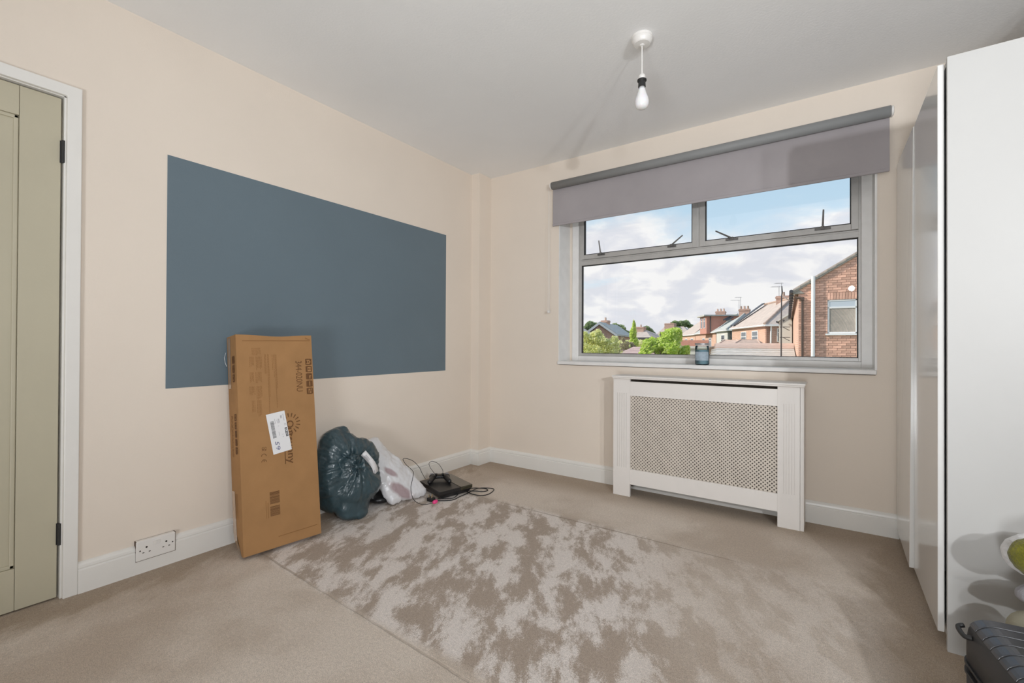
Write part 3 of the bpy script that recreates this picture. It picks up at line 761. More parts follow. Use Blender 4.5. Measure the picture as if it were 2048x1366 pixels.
# end face: printed symbols, fine print and parcel tape
for k in range(5): obj('printed_symbol', icon(.083, .640 - k * .040, .034, k, 's', .022), M_cardp, ct)
for k in range(3): obj('printed_symbol', icon(.078, .920 - k * .045, .038, (k + 3) % 5, 's', .026), M_cardp, ct)
g = MB()
for a in (.040, .046, .053, .060): 
    h = .665
    while h > .47: l = R.uniform(.006, .02); patch(g, a - .0012, a + .0012, h - l, h, 's'); h -= l + .006
for a in (.050, .060, .070, .080):
    patch(g, a - .001, a + .001, .17, .29, 's')
obj('small_print', g, M_cardf, ct, fix=False, kind='stuff')
for (n0, n1, h0, h1) in ((.002, .050, .012, .30), (.012, .050, .80, 1.055)):
    mb = MB(); N_ = 10; vs = []
    for j in range(N_ + 1):
        for i in (0, 1, 2):
            n_ = n0 + (n1 - n0) * i / 2; hh = h0 + (h1 - h0) * j / N_
            vs.append(bs(n_, hh, .0009 + .004 * sin(pi * n_ / BT) * sin(pi * hh / BH) - .020 * max(0, 1 - hh / .075) * max(0, 1 - n_ / .1)))
    mb.add(vs, [(j * 3 + i, j * 3 + i + 1, (j + 1) * 3 + i + 1, (j + 1) * 3 + i) for j in range(N_) for i in (0, 1)])
    obj('parcel_tape', mb, M_tape, ct, smooth=True)
# loose end of tape at the top rear edge
mb = MB(); q = [bs(-.004, .985, .006), bs(-.010, .960, .012), bs(-.006, .935, .010), bs(-.002, .915, .005)]
for i in range(3): mb.prism([q[i], q[i + 1], q[i + 1] + nv * .006, q[i] + nv * .006], -wv * .0005)
obj('tape_end', mb, M_paper, ct, label='curled shiny end of parcel tape')

# ------------------------------------------------------------------ soft shapes
def soft(name, balls, material, parent=None, base=None, voxel=.012, sm=6, wrinkle=None, dec=None):
    """one continuous surface round a set of ellipsoids (centre, radii)"""
    mb = MB()
    for c, r in balls:
        bm = bmesh.new(); bmesh.ops.create_icosphere(bm, subdivisions=3, radius=1); bm.verts.index_update()
        mb.add([Vector(c) + Vector((v.co.x * r[0], v.co.y * r[1], v.co.z * r[2])) for v in bm.verts], [tuple(v.index for v in f.verts) for f in bm.faces]); bm.free()
    me = bpy.data.meshes.new('s'); me.from_pydata([tuple(v) for v in mb.v], [], mb.f)
    o = bpy.data.objects.new('s', me); COL.objects.link(o)
    a = o.modifiers.new('r', 'REMESH'); a.mode = 'VOXEL'; a.voxel_size = voxel
    b = o.modifiers.new('s', 'SMOOTH'); b.iterations = sm; b.factor = .6
    bpy.context.view_layer.update()
    e = bpy.data.meshes.new_from_object(o.evaluated_get(bpy.context.evaluated_depsgraph_get()))
    bpy.data.objects.remove(o)
    out = MB(); n = [v.normal.copy() for v in e.vertices]
    for i, v in enumerate(e.vertices):
        p = v.co.copy()
        if wrinkle: p = wrinkle(p, n[i])
        out.v.append(p)
    out.f = [tuple(p.vertices) for p in e.polygons]; bpy.data.meshes.remove(e)
    return obj(name, out, material, parent, base=base, smooth=True, fix=False)

# dark teal sack
def wr_sack(p, n):
    k = Vector((.30, -1.515, .325))                 # folds run out from the knot
    d = p - k; r = max(.03, d.length); a = math.atan2(d.y, d.z)
    f1 = noise.noise(Vector((a * 1.6 + 2, r * 11, p.x * 8))) + .5 * noise.noise(p * 14)
    f2 = noise.ridged_multi_fractal(Vector((a * 3.2 + 3, r * 2.2, p.x * 3 + p.y * 3)), .9, 2.1, 4, 1.0, 2.0)
    f3 = noise.noise(p * 42) + 1.4 * (noise.ridged_multi_fractal(Vector((a * 7 + 1, r * 5, p.z * 6)), .9, 2.2, 3, 1.0, 2.0) - 1)
    k_ = math.exp(-(r / .15) ** 2); q = p + n * (.014 * f1 + (.004 + .012 * k_) * (f2 - 1.1) + (.0022 + .0026 * k_) * f3)
    if q.z < .004: q.z = .004 + .001 * f3
    q.x = max(q.x, .021 if q.z < .13 else .004)
    return q
sk = thing('plastic_sack', (.17, -1.50, 0), 'dark teal plastic sack, knotted, slumped against the wall beside the carton', 'plastic bag', 'plastic sacks against the left wall')
soft('sack_body', [((.12, -1.52, .335), (.105, .150, .165)), ((.115, -1.555, .44), (.065, .085, .080)), ((.15, -1.43, .30), (.11, .155, .150)), ((.14, -1.62, .25), (.11, .085, .135)), ((.20, -1.475, .20), (.125, .160, .160)),
                   ((.21, -1.50, .085), (.085, .115, .092)), ((.235, -1.505, .035), (.065, .085, .045)), ((.235, -1.535, .32), (.055, .06, .055)), ((.14, -1.60, .14), (.10, .07, .10)), ((.085, -1.50, .45), (.05, .07, .07))], M_sack, sk, voxel=.0065, sm=6, wrinkle=wr_sack)
# knot: gathered ears
mb = MB(); kc = Vector((.292, -1.53, .315))
for k, (d, l) in enumerate((((.5, -.2, .9), .05), ((.7, .5, .3), .045), ((.4, -.9, .1), .055), ((.6, -.3, -.7), .05))):
    d = Vector(d).normalized(); sidev = d.cross(Vector((.3, .8, .1))).normalized(); nn = 7; vs = []
    for j in range(5):
        for i in range(nn):
            w = (.006 + .030 * (j / 4) ** 1.2) * (i / (nn - 1) - .5) * 2; vs.append(kc + d * l * (.1 + j / 4) + sidev * w + d.cross(sidev) * .006 * sin(i * 2.1 + k) * (j / 4 + .2))
    mb.add(vs, [(j * nn + i, j * nn + i + 1, (j + 1) * nn + i + 1, (j + 1) * nn + i) for j in range(4) for i in range(nn - 1)])
mb.ball(kc + Vector((-.005, 0, 0)), .020, 2)
kn = obj('knot', mb, M_sack, sk, smooth=True, fix=False); so_ = kn.modifiers.new('t', 'SOLIDIFY'); so_.thickness = .0012
# label on the sack: a bent strip of white paper
eL = spline([at(721.5, 910.5, 2.70), at(730, 919, 2.70), at(738, 928, 2.705), at(744, 937, 2.715), at(747, 946, 2.725), at(749, 952, 2.735)], 4)
eR = spline([at(731.3, 900.8, 2.715), at(740, 911, 2.715), at(748.5, 921.5, 2.725), at(754, 932, 2.745), at(756, 941, 2.765), at(753, 949, 2.775)], 4)
cs = [(a + b) / 2 for a, b in zip(eL, eR)]; vs = []
for a, b in zip(eL, eR): vs += [a, (a + b) / 2 - FW * .004, b]
m_ = len(cs)
mb = MB().add(vs, [(i * 3 + k, i * 3 + k + 1, (i + 1) * 3 + k + 1, (i + 1) * 3 + k) for i in range(m_ - 1) for k in (0, 1)])
slb = obj('paper_label', mb, M_paper, sk, smooth=True, fix=False, label='white printed label with barcodes'); so_ = slb.modifiers.new('t', 'SOLIDIFY'); so_.thickness = .0006
mb = MB()
for i0, i1, nb in ((2, 6, 5), (14, 18, 5)):
    for b_ in range(nb):
        f0 = .25 + .5 * b_ / nb; f1 = f0 + .05
        for i in range(i0, min(i1, m_ - 1)):
            A, B_ = vs[i * 3], vs[i * 3 + 2]; C_, D_ = vs[(i + 1) * 3], vs[(i + 1) * 3 + 2]
            e = -FW * .0045
            mb.add([A.lerp(B_, f0) + e, A.lerp(B_, f1) + e, C_.lerp(D_, f1) + e, C_.lerp(D_, f0) + e], [(0, 1, 2, 3)])
obj('barcode', mb, M_inkg, slb, fix=False, kind='stuff')

# cloudy white sack leaning on the wall
def wr_white(p, n):
    q = p + n * (.007 * noise.noise(Vector((p.y * 9 + p.z * 6, p.z * 7 - p.y * 5, p.x * 6))) + .005 * (noise.ridged_multi_fractal(Vector((p.y * 8 - p.z * 5, (p.y + p.z) * 3, p.x * 6)), .9, 2, 3, 1, 2) - 1) + .005 * (noise.ridged_multi_fractal(Vector((p.y * 16 + p.z * 10, (p.z - p.y) * 11, p.x * 14)), .9, 2.1, 3, 1, 2) - 1) + .0015 * noise.noise(p * 50))
    if q.z < .004: q.z = .004
    q.x = max(q.x, .021 if q.z < .13 else .004); return q
ws = thing('white_sack', (.2, -1.20, 0), 'cloudy white plastic sack of clothes between the teal sack and the black console', 'plastic bag', 'plastic sacks against the left wall')
bb = []
cTL, cTR, cBR, cBL = Vector((.052, -1.335, .372)), Vector((.052, -1.215, .368)), Vector((.290, -1.020, .042)), Vector((.250, -1.235, .042))
for j in range(13):
    v = j / 12
    for i in range(6):
        u = i / 5; p = cTL.lerp(cTR, u).lerp(cBL.lerp(cBR, u), v); rd = .036 + .022 * sin(pi * v) * sin(pi * (u * .8 + .1)); bb.append((p, (rd, rd, rd)))
soft('sack_body', bb, M_wsack, ws, voxel=.007, sm=8, wrinkle=wr_white)
def smear(name, pts, wd, material, lift):
    cs = spline(pts, 6); vs = []; n_ = len(cs)
    for i, p in enumerate(cs):
        t_ = (cs[min(i + 1, n_ - 1)] - cs[max(i - 1, 0)]).normalized(); s_ = t_.cross(FW).normalized() * wd * sin(pi * (i + .35) / n_) ; vs += [p - s_, p - FW * lift, p + s_]
    return MB().add(vs, [(i * 3 + k, i * 3 + k + 1, (i + 1) * 3 + k + 1, (i + 1) * 3 + k) for i in range(n_ - 1) for k in (0, 1)])
def stain(m, blobs, col):
    """the colour of the cloth that shows through the plastic, in its own place"""
    nt = m.node_tree; N = nt.nodes; L = nt.links; b = N['Principled BSDF']; src = b.inputs['Base Color'].links[0].from_socket
    tc = N.new('ShaderNodeTexCoord'); nz = N.new('ShaderNodeTexNoise'); nz.inputs['Scale'].default_value = 14; L.new(tc.outputs['Object'], nz.inputs['Vector'])
    for c, rad, st in blobs:
        mp = N.new('ShaderNodeMapping'); mp.vector_type = 'TEXTURE'; mp.inputs['Location'].default_value = c; mp.inputs['Rotation'].default_value = (st, 0, 0); mp.inputs['Scale'].default_value = rad
        ln = N.new('ShaderNodeVectorMath'); ln.operation = 'LENGTH'; L.new(tc.outputs['Object'], mp.inputs[0]); L.new(mp.outputs[0], ln.inputs[0])
        ad = N.new('ShaderNodeMath'); ad.operation = 'ADD'; L.new(ln.outputs['Value'], ad.inputs[0]); L.new(nz.outputs['Fac'], ad.inputs[1])
        mr = N.new('ShaderNodeMapRange'); mr.inputs[1].default_value = 1.2; mr.inputs[2].default_value = 1.7; mr.inputs[3].default_value = .85; mr.inputs[4].default_value = 0; L.new(ad.outputs[0], mr.inputs[0])
        mx = N.new('ShaderNodeMix'); mx.data_type = 'RGBA'; L.new(mr.outputs[0], mx.inputs['Factor']); L.new(src, mx.inputs['A']); mx.inputs['B'].default_value = (*col, 1); src = mx.outputs['Result']
    L.new(src, b.inputs['Base Color'])
wl_ = lambda u, v, w: tuple(at(u, v, w) - ORG[ws.name])
stain(M_wsack, [((.07, .015, .085), (.25, .085, .034), radians(-42)), ((-.03, -.02, .20), (.25, .05, .020), radians(-42))], (.36, .25, .265))
dk = soft('dark_lump', [((.10, -1.27, .05), (.07, .10, .045)), ((.16, -1.24, .03), (.06, .08, .03))], M_bpl, ws, voxel=.012, sm=4, wrinkle=lambda p, n: Vector((max(p.x, .021), p.y, max(p.z, .003))))  # dark lump low on the floor beneath the white sack

# ------------------------------------------------------------------ games console, controller, leads
gc = thing('games_console', (.325, -.83, 0), 'flat black games console lying on the carpet by the left skirting', 'games console')
cL = Vector((.160, -.905, 0)); ca = Vector((.287, -.100, 0)); cb_ = Vector((.058, .262, 0))
def cbox(f0, f1, z0, z1, s0=0, s1=0, g0=0, g1=1):
    def q(fa, fb, z, s): return cL + ca * fa + cb_ * fb + UP * z + (ca.normalized() + -cb_.normalized()) * s
    return MB().hull8([q(f0[0], g0, z0, s0), q(f1[0], g0, z0, s0), q(f1[0], g1, z0, s0), q(f0[0], g1, z0, s0)], [q(f0[0], g0, z1, s1), q(f1[0], g0, z1, s1), q(f1[0], g1, z1, s1), q(f0[0], g1, z1, s1)])
def cq(z0, z1, in0, in1, a0=0, a1=1, b0=0, b1=1):
    def q(x, y, z): return cL + ca * x + cb_ * y + UP * z
    return MB().hull8([q(a0 + in0, b0 + in0, z0), q(a1 - in0, b0 + in0, z0), q(a1 - in0, b1 - in0, z0), q(a0 + in0, b1 - in0, z0)], [q(a0 + in1, b0 + in1, z1), q(a1 - in1, b0 + in1, z1), q(a1 - in1, b1 - in1, z1), q(a0 + in1, b1 - in1, z1)])
obj('lower_case', cq(.004, .030, .08, .02), M_bpl, gc)
obj('seam', cq(.030, .034, .03, .03), M_dark, gc)
obj('matte_cover', cq(.034, .058, .0, .0, 0, 1, 0, .62), M_bpl, gc, bevel=.0015)
obj('glossy_cover', cq(.034, .058, .0, .0, 0, 1, .635, 1), M_bplg, gc, bevel=.0015)
obj('cover_groove', cq(.036, .0535, 0.004, 0.004, 0, 1, .61, .645), M_dark, gc)
for x, y in ((.15, .15), (.85, .15), (.85, .85), (.15, .85)): obj('foot', MB().lathe([(.012, 0), (.012, .005)], cL + ca * x + cb_ * y, 12), M_bpl, gc)

cn = thing('game_controller', (.26, -.80, .058), 'black game controller with two sticks lying on the console', 'game controller')
cc_ = Vector((.262, -.815, .058)); ex = Vector((.62, .60, 0)).normalized() ; ey = Vector((-ex.y, ex.x, 0))
# grips point towards the camera's right
def cp(x, y, z): return cc_ + ex * x + ey * y + UP * z
def rotb(balls): return balls
balls = []
for s in (-1, 1):
    for k in range(6):
        f_ = k / 5; p = cp(s * (.046 + .022 * f_), -.018 - .062 * f_ * 1.0 if True else 0, .026 - .010 * f_); balls.append((p, (.020 - .003 * f_,) * 3))
    p = cp(s * .050, .002, .028); balls.append((p, (.024, .024, .020)))
for k in range(7): p = cp(-.04 + .08 * k / 6, 0, .028); balls.append((p, (.022, .022, .014)))
soft('controller_body', balls, M_bpl, cn, voxel=.005, sm=5)
for s in (-1, 1):
    mb = MB().lathe([(.006, .038), (.006, .048), (.010, .050), (.0095, .055), (.004, .054)], cp(s * .024, -.020, 0) , 14); obj('thumb_stick', mb, M_bpl, cn, smooth=True)
    mb = MB().ball(cp(s * .048, .024, .030), .012, 2, (1, .8, .7)); obj('trigger', mb, M_bpl, cn, smooth=True)
mb = MB()
for dx, dy in ((0, .009), (0, -.009), (.009, 0), (-.009, 0)): mb.lathe([(.0040, .044), (.0040, .0505)], cp(.052 + dx, .006 + dy, 0), 10)
obj('face_button', mb, M_inkg, cn)
mb = MB()
for dx, dy in ((0, .008), (0, -.008), (.008, 0), (-.008, 0)): c = cp(-.052 + dx, .006 + dy, .044); mb.box(c.x - .003, c.x + .003, c.y - .003, c.y + .003, c.z, c.z + .006)
obj('direction_pad', mb, M_inkg, cn)
obj('touch_pad', MB().hull8([cp(-.022, -.004, .036), cp(.022, -.004, .036), cp(.022, .022, .036), cp(-.022, .022, .036)], [cp(-.021, -.003, .0435), cp(.021, -.003, .0435), cp(.021, .021, .0435), cp(-.021, .021, .0435)]), M_bplg, cn)

def lead(pts): return [at(u, v, w) for u, v, w in pts]
w0 = 3.02
l1 = thing('charging_lead', at(872, 1000, 2.93), 'thin black lead looping up from the console to a pink plug', 'cable', 'black leads round the console')
P = spline(lead([(851, 958, 3.10), (844, 946, 3.10), (838, 934, 3.06), (826, 922, 3.02), (812, 917, 2.98), (806, 919, 2.95), (812, 929, 2.93), (823, 939, 2.90), (827, 946, 2.88), (825, 958, 2.85), (822, 973, 2.83), (823, 988, 2.82), (828, 1000, 2.825), (838, 1007, 2.83), (850, 1009, 2.84), (864, 1006.5, 2.86)]), 8)
obj('flex', MB().tube(P, .0019, 8), M_bpl, l1, smooth=True)
d_ = (at(880, 999, 2.90) - at(864, 1006, 2.86)).normalized(); a_ = at(866, 1005.5, 2.865)
obj('pink_connector', MB().tube([a_ - d_ * .002, a_, a_ + d_ * .012, a_ + d_ * .028, a_ + d_ * .034], [.003, .0085, .0125, .0105, .004], 12), M_pink, l1, smooth=True, label='pink connector')
l2 = thing('controller_lead', at(872, 930, 3.3), 'thin black lead arching above the controller on the console', 'cable', 'black leads round the console')
P = spline(lead([(872, 950, 3.12), (866, 943, 3.14), (860, 934, 3.17), (858, 927, 3.18), (862, 923, 3.19), (868, 923, 3.19), (877, 928, 3.19), (883, 936, 3.19), (886, 943, 3.19), (884, 951, 3.18), (880, 957, 3.16)]), 8)
obj('flex', MB().tube(P, .0017, 8), M_bpl, l2, smooth=True)
l3 = thing('power_lead', at(960, 985, 3.2), 'black mains lead looped on the carpet in front of the console', 'cable', 'black leads round the console')
def fl_(u, v, z=.004):
    d = at(u, v, 1) - CAM; k = (z - CAM.z) / d.z; return CAM + d * k
P = spline([fl_(u, v, z) for u, v, z in ((866, 1000, .012), (878, 1001, .006), (893, 1001, .004), (908, 999, .003), (920, 993, .003), (934, 987, .004), (950, 978.5, .010), (962, 976, .004), (974, 976, .003), (984, 977, .003), (988, 979, .003), (984, 984, .003), (975, 989, .003), (962, 991, .003), (948, 989, .003), (937, 985, .008), (933, 981, .008), (937, 978, .004), (948, 976, .004), (962, 976.5, .009), (973, 978, .008), (975, 981, .004), (966, 983, .003), (950, 982, .008), (936, 981.5, .010), (925, 979, .02))], 8)
obj('flex', MB().tube(P, .0031, 8), M_bpl, l3, smooth=True)
l4 = thing('console_lead', fl_(900, 996), 'short black lead running out from beneath the console edge', 'cable', 'black leads round the console')
P = spline([fl_(u, v, z) for u, v, z in ((876, 996.5, .012), (886, 997, .005), (898, 997, .004), (908, 995.5, .004), (914, 991, .004), (917, 987, .004))], 8)
obj('flex', MB().tube(P, .0026, 8), M_bpl, l4, smooth=True)
pg = thing('mains_plug', fl_(862, 1000), 'black three pin mains plug lying pins up beside the console', 'plug')
pc = fl_(862, 1001, .006)
obj('plug_body', MB().box(pc.x - .022, pc.x + .022, pc.y - .020, pc.y + .022, .003, .026), M_bpl, pg, bevel=.006, segs=3)
for k, (dx, dy, l) in enumerate(((-.013, -.006, .020), (.012, -.006, .017), (0, .012, .022))):
    p0 = Vector((pc.x + dx, pc.y + dy, .024)); obj('pin', MB().box(p0.x - .002, p0.x + .002, p0.y - .003, p0.y + .003, p0.z, p0.z + l), M_brass, pg)

# ------------------------------------------------------------------ candle jar on the sill
jc = Vector((1.843, .026, WZ0)); jr = .0445
j = thing('candle_jar', jc, 'glass jar candle of teal wax with grey lid on the window sill', 'candle')
obj('glass_jar', MB().lathe([(.030, .001), (.041, .002), (.0445, .010), (.0445, .108), (.0435, .120), (.0400, .128), (.0400, .133)], jc, 36, cap=False).lathe([(.001, .001), (.030, .001)], jc, 36, cap=False), M_jar, j, smooth=True, fix=False)
obj('wax', MB().lathe([(.001, .006), (.038, .006), (.0415, .012), (.0415, .100), (.038, .1005), (.001, .0985)], jc, 32, cap=False), M_wax, j, smooth=False)
a0, a1 = radians(-150), radians(-20); vs = []
for z in (.030, .088):
    for k in range(17): a = a0 + (a1 - a0) * k / 16; vs.append(jc + Vector((.0450 * cos(a), .0450 * sin(a), z)))
obj('jar_label', MB().add(vs, [(k, k + 1, k + 18, k + 17) for k in range(16)]), M_jlab, j, smooth=True, fix=False)
obj('lid', MB().lathe([(.001, .133), (.0435, .133), (.0455, .136), (.0455, .1435), (.0430, .1455), (.001, .1455)], jc, 36, cap=False), M_jlid, j, label='thin grey lid')
obj('lid_seal', MB().lathe([(.0405, .128), (.0405, .134)], jc, 32), M_wpl, j)

# ------------------------------------------------------------------ suitcase lying on the carpet, bottom right
sc = thing('suitcase', (3.07, -1.72, 0), 'dark grey ribbed hard shell suitcase lying flat beside the wardrobe end', 'suitcase')
c0 = Vector((2.840, -1.382, 0)); ang = radians(8)
sx = Vector((cos(ang), sin(ang), 0)); sy = Vector((sin(ang), -cos(ang), 0))     # sx along the short top edge, sy towards the viewer
SWD, SLN, SHT = .46, .66, .27
def sp_(x, y, z): return c0 + sx * x + sy * y + UP * z * 1.055
def rrect(w, l, r, n=12, ins=0):
    out = []
    for (cx, cy, a0) in ((r, r, pi), (w - r, r, 1.5 * pi), (w - r, l - r, 0), (r, l - r, .5 * pi)):
        for k in range(n + 1): a = a0 + (pi / 2) * k / n; out.append((cx + (r - ins) * cos(a), cy + (r - ins) * sin(a)))
    return out
def shell(prof, name, material, rr=.06):
    mb = MB(); rings = [[sp_(x, y, z) for x, y in rrect(SWD, SLN, rr, 12, ins)] for ins, z in prof]; n = len(rings[0])
    mb.v = [p for r_ in rings for p in r_]
    mb.f = [(i * n + k, i * n + (k + 1) % n, (i + 1) * n + (k + 1) % n, (i + 1) * n + k) for i in range(len(rings) - 1) for k in range(n)]
    mb.f += [tuple(range(n))[::-1], tuple((len(rings) - 1) * n + k for k in range(n))]
    return obj(name, mb, material, sc, smooth=False, bevel=.0)
def sh(prof, name, m_): 
    o = shell(prof, name, m_)
    for p in o.data.polygons: p.use_smooth = len(p.vertices) == 4
    return o
sh([(.040, .020), (.018, .024), (.006, .034), (.001, .050), (.0, .128)], 'lower_shell', M_case2)
sh([(.0, .146), (.0, .205), (.004, .232), (.014, .250), (.030, .2605), (.042, .2635), (.050, .264)], 'upper_shell', M_case2)
sh([(.004, .128), (.004, .146)], 'zip_band', M_black)
sh([(-.004, .122), (-.004, .129)], 'bumper_rim', M_case2)
sh([(-.004, .145), (-.004, .152)], 'bumper_rim', M_case2)
for k in range(14):                                  # raised ribs across the lid with grooves between
    y0 = .042 + k * .041; y1 = y0 + .0355
    rb = MB(); pts0 = []
    half = [(.008, .2425), (.012, .2490), (.018, .2545), (.025, .2590), (.033, .2625), (.042, .2648), (.052, .2660)]; prof = half + [(SWD - x, z) for x, z in half[::-1]]
    a = [sp_(x, y0, z) for x, z in prof] + [sp_(SWD - .05, y0, .245), sp_(.05, y0, .245)]
    b = [sp_(x, y1, z) for x, z in prof] + [sp_(SWD - .05, y1, .245), sp_(.05, y1, .245)]
    n = len(a); rb.add(a + b, [tuple(range(n)), tuple(range(n, 2 * n))[::-1]] + [(i, n + i, n + (i + 1) % n, (i + 1) % n) for i in range(n)])
    obj('rib', rb, M_case, sc, bevel=.0016)
hb = MB().tube(spline([sp_(.003, .026, .232), sp_(-.008, .028, .229), sp_(-.012, .038, .226), sp_(-.012, .066, .224), sp_(-.007, .076, .224), sp_(.003, .080, .226)], 5), .0062, 10)
obj('carry_handle', hb, M_black, sc, smooth=True, label='black side handle')
hb = MB().box(-.01, .01, -.02, .02, 0, .01)
for x, y in ((.05, .06), (SWD - .05, .06), (.05, SLN - .06), (SWD - .05, SLN - .06)):
    c = sp_(x, y, .012); obj('foot', MB().lathe([(.014, -.012), (.014, .012)], c, 12), M_black, sc)

# pile behind the suitcase
hd = thing('canvas_holdall', (3.20, -1.25, 0), 'stone coloured canvas holdall standing behind the suitcase', 'bag')
soft('bag_body', [((3.115, -1.215, .115), (.105, .085, .110)), ((3.27, -1.235, .13), (.14, .09, .125)), ((3.20, -1.24, .06), (.2, .095, .058)), (at(2064, 1262, 1.31), (.055, .055, .056))], M_hold, hd, voxel=.012, sm=6,
     wrinkle=lambda p, n: Vector((p.x, min(p.y, -1.10), max(p.z, .004))) + n * .003 * noise.noise(p * 18))
qc = thing('quilted_cushion', (3.14, -1.25, .262), 'grey quilted cushion resting on the stone coloured holdall', 'cushion')
def wr_q(p, n):
    a = (p.x + p.z) * 75; b = (p.x - p.z) * 75; return p + n * (.004 * min(abs(sin(a)), abs(sin(b))) - .002)
qp = at(2094, 1198, 1.31)
soft('cushion_body', [(qp, (.066, .055, .032)), (qp + Vector((.10, .01, .010)), (.09, .06, .042)), (qp + Vector((.05, .0, .006)), (.07, .06, .040))], M_quilt, qc, voxel=.006, sm=3, wrinkle=wr_q)
gp = thing('fleece_ball', (3.10, -1.25, .345), 'olive green round fleece pillow with white fleece back, topmost of the pile', 'pillow')
gq = at(2084, 1119, 1.29)
soft('green_front', [(gq, (.068, .045, .060))], M_olive, gp, voxel=.006, sm=3, wrinkle=lambda p, n: p + n * .002 * noise.noise(p * 90))
soft('white_back', [(at(2077, 1114, 1.36), (.080, .045, .068)), (gq + Vector((.06, .03, -.04)), (.06, .04, .03))], M_fluff, gp, voxel=.007, sm=3, wrinkle=lambda p, n: p + n * .003 * noise.noise(p * 70))

# ------------------------------------------------------------------ outdoors
GZ = -2.95
M_grass = mat('back_garden_grass', (.13, .17, .05), .95, var=.3, vscale=1.5)
M_brk = mat('red_brick', (.74, .44, .33), .9, var=.16, vscale=14, rand=.24, bump=.2, bscale=60)
M_mortar = mat('pale_mortar', (.74, .64, .55), .95, var=.08, vscale=8)
M_bw1 = brick_mat('orange_sunlit_brickwork', (.72, .43, .31), (.60, .33, .23), (.70, .56, .46))  # sunlight on the terrace's left faces is put into this brighter colour
M_bw2 = brick_mat('dull_and_shaded_brickwork', (.52, .31, .24), (.43, .24, .18), (.58, .48, .42))  # shade on the terrace fronts is put into this colour; also plain dull brick
M_bw3 = brick_mat('bright_red_brickwork', (.62, .27, .20), (.55, .23, .17), (.60, .38, .32))
M_rw = mat('white_render', (.66, .65, .60), .9, var=.04, vscale=1)
M_rg = mat('shaded_white_render', (.50, .52, .48), .9, var=.05, vscale=1)  # white render with the front wall's shade put into its colour
M_tg = mat('grey_slate_roof', (.50, .50, .46), .85, var=.12, vscale=2.5)
M_tb = mat('brown_tiled_roof', (.54, .45, .39), .85, var=.12, vscale=2.5)
M_tp = mat('pink_clay_tiles', (.62, .44, .39), .85, var=.14, vscale=3, rand=.1)
M_ts = mat('weathered_clay_tiles', (.56, .41, .33), .85, var=.16, vscale=4, rand=.15)
M_fc = mat('pale_fibre_cement', (.56, .53, .48), .9, var=.2, vscale=4, rand=.1)
M_upvc = mat('white_window_plastic', (.85, .85, .84), .4)
M_pane = mat('far_window_pane', (.10, .12, .14), .12, coat=.3)
M_obsc = mat('frosted_pane', (.30, .345, .36), .35, var=.16, vscale=22, bump=.4, bscale=40)
M_skyp = mat('pale_top_pane', (.56, .62, .68), .2)
M_brown = mat('brown_pipe', (.10, .065, .05), .6)
M_gut = mat('dark_gutter', (.05, .052, .06), .5)
M_steel = mat('thin_steel', (.30, .30, .31), .5, metal=.6)
M_verge = mat('grey_verge_mortar', (.36, .33, .29), .9, var=.1, vscale=10)
M_bark = mat('tree_bark', (.16, .13, .10), .9)

gd = MB().box(-160, 160, 3, 420, GZ - .2, GZ)
struct('ground', gd, M_grass)

# --- near brick house: each brick of the gable is a piece
A4 = radians(3.6)
N0 = Vector((1.757, 14.0, 0)); e1 = Vector((cos(A4), sin(A4), 0)); rc_ = Vector((-sin(A4), cos(A4), 0))
def nh(x, y, z): return N0 + e1 * x + rc_ * y + UP * z
nb = thing('brick_house', nh(2.5, 4, GZ), 'red brick gable house close outside the window on the right, with white pipe', 'house')
EZ, SL = 2.86, .635                                  # eaves height, roof slope
HWD = 6.4; RGX = HWD / 2; RGZ = EZ + RGX * SL
mb = MB().prism([nh(0, .02, GZ), nh(HWD, .02, GZ), nh(HWD, .02, EZ), nh(RGX, .02, RGZ), nh(0, .02, EZ)], rc_ * .1)
obj('gable_wall', mb, M_mortar, nb)
obj('side_wall', MB().prism([nh(0, .12, GZ), nh(0, 19, GZ), nh(0, 19, EZ - .05), nh(0, .12, EZ - .05)], e1 * .2), M_bw1, nb, label='sunlit orange brick side wall')
obj('side_wall', MB().prism([nh(HWD - .2, .12, GZ), nh(HWD - .2, 19, GZ), nh(HWD - .2, 19, EZ - .05), nh(HWD - .2, .12, EZ - .05)], e1 * .2), M_bw1, nb)
for s in (0, 1):
    def q(x, y, z): return nh(x if not s else HWD - x, y, z)
    obj('roof_slope', MB().prism([q(-.16, -.06, EZ - .10 + .02), q(RGX, -.06, RGZ + .02), q(RGX, 19, RGZ + .02), q(-.16, 19, EZ - .10 + .02)], UP * .05), M_tb, nb)
WIN = (.765, 2.05, 1.405, 2.445)
brick_me = None; nbk = 0; rest = MB()
def brick_at(x0, x1, z0, z1):
    global brick_me, nbk
    w, h = x1 - x0, z1 - z0
    cx, cz = (x0 + x1) / 2, (z0 + z1) / 2
    key = (round(w, 3), round(h, 3))
    if nbk < 296 and cx < 2.3 and cz > .55:
        me = BM.get(key)
        if me is None:
            b = MB().box(-w / 2, w / 2, -.011, .03, -h / 2, h / 2)
            me = bpy.data.meshes.new('brick'); me.from_pydata([tuple(p) for p in b.v], [], b.f); me.materials.append(M_brk); BM[key] = me
        o = bpy.data.objects.new('brick', me); COL.objects.link(o); o.parent = nb
        o.location = nh(cx, R.uniform(-.003, .002), cz) - ORG[nb.name]; o.rotation_euler = (0, 0, A4); nbk += 1
    else:
        rest.add([nh(a, b_, c) for a, b_, c in [(x, y, z) for z in (z0, z1) for y in (-.011, .03) for x in (x0, x1)]], [(0, 2, 3, 1), (4, 5, 7, 6), (0, 1, 5, 4), (2, 6, 7, 3), (0, 4, 6, 2), (1, 3, 7, 5)])
BM = {}
cands = []
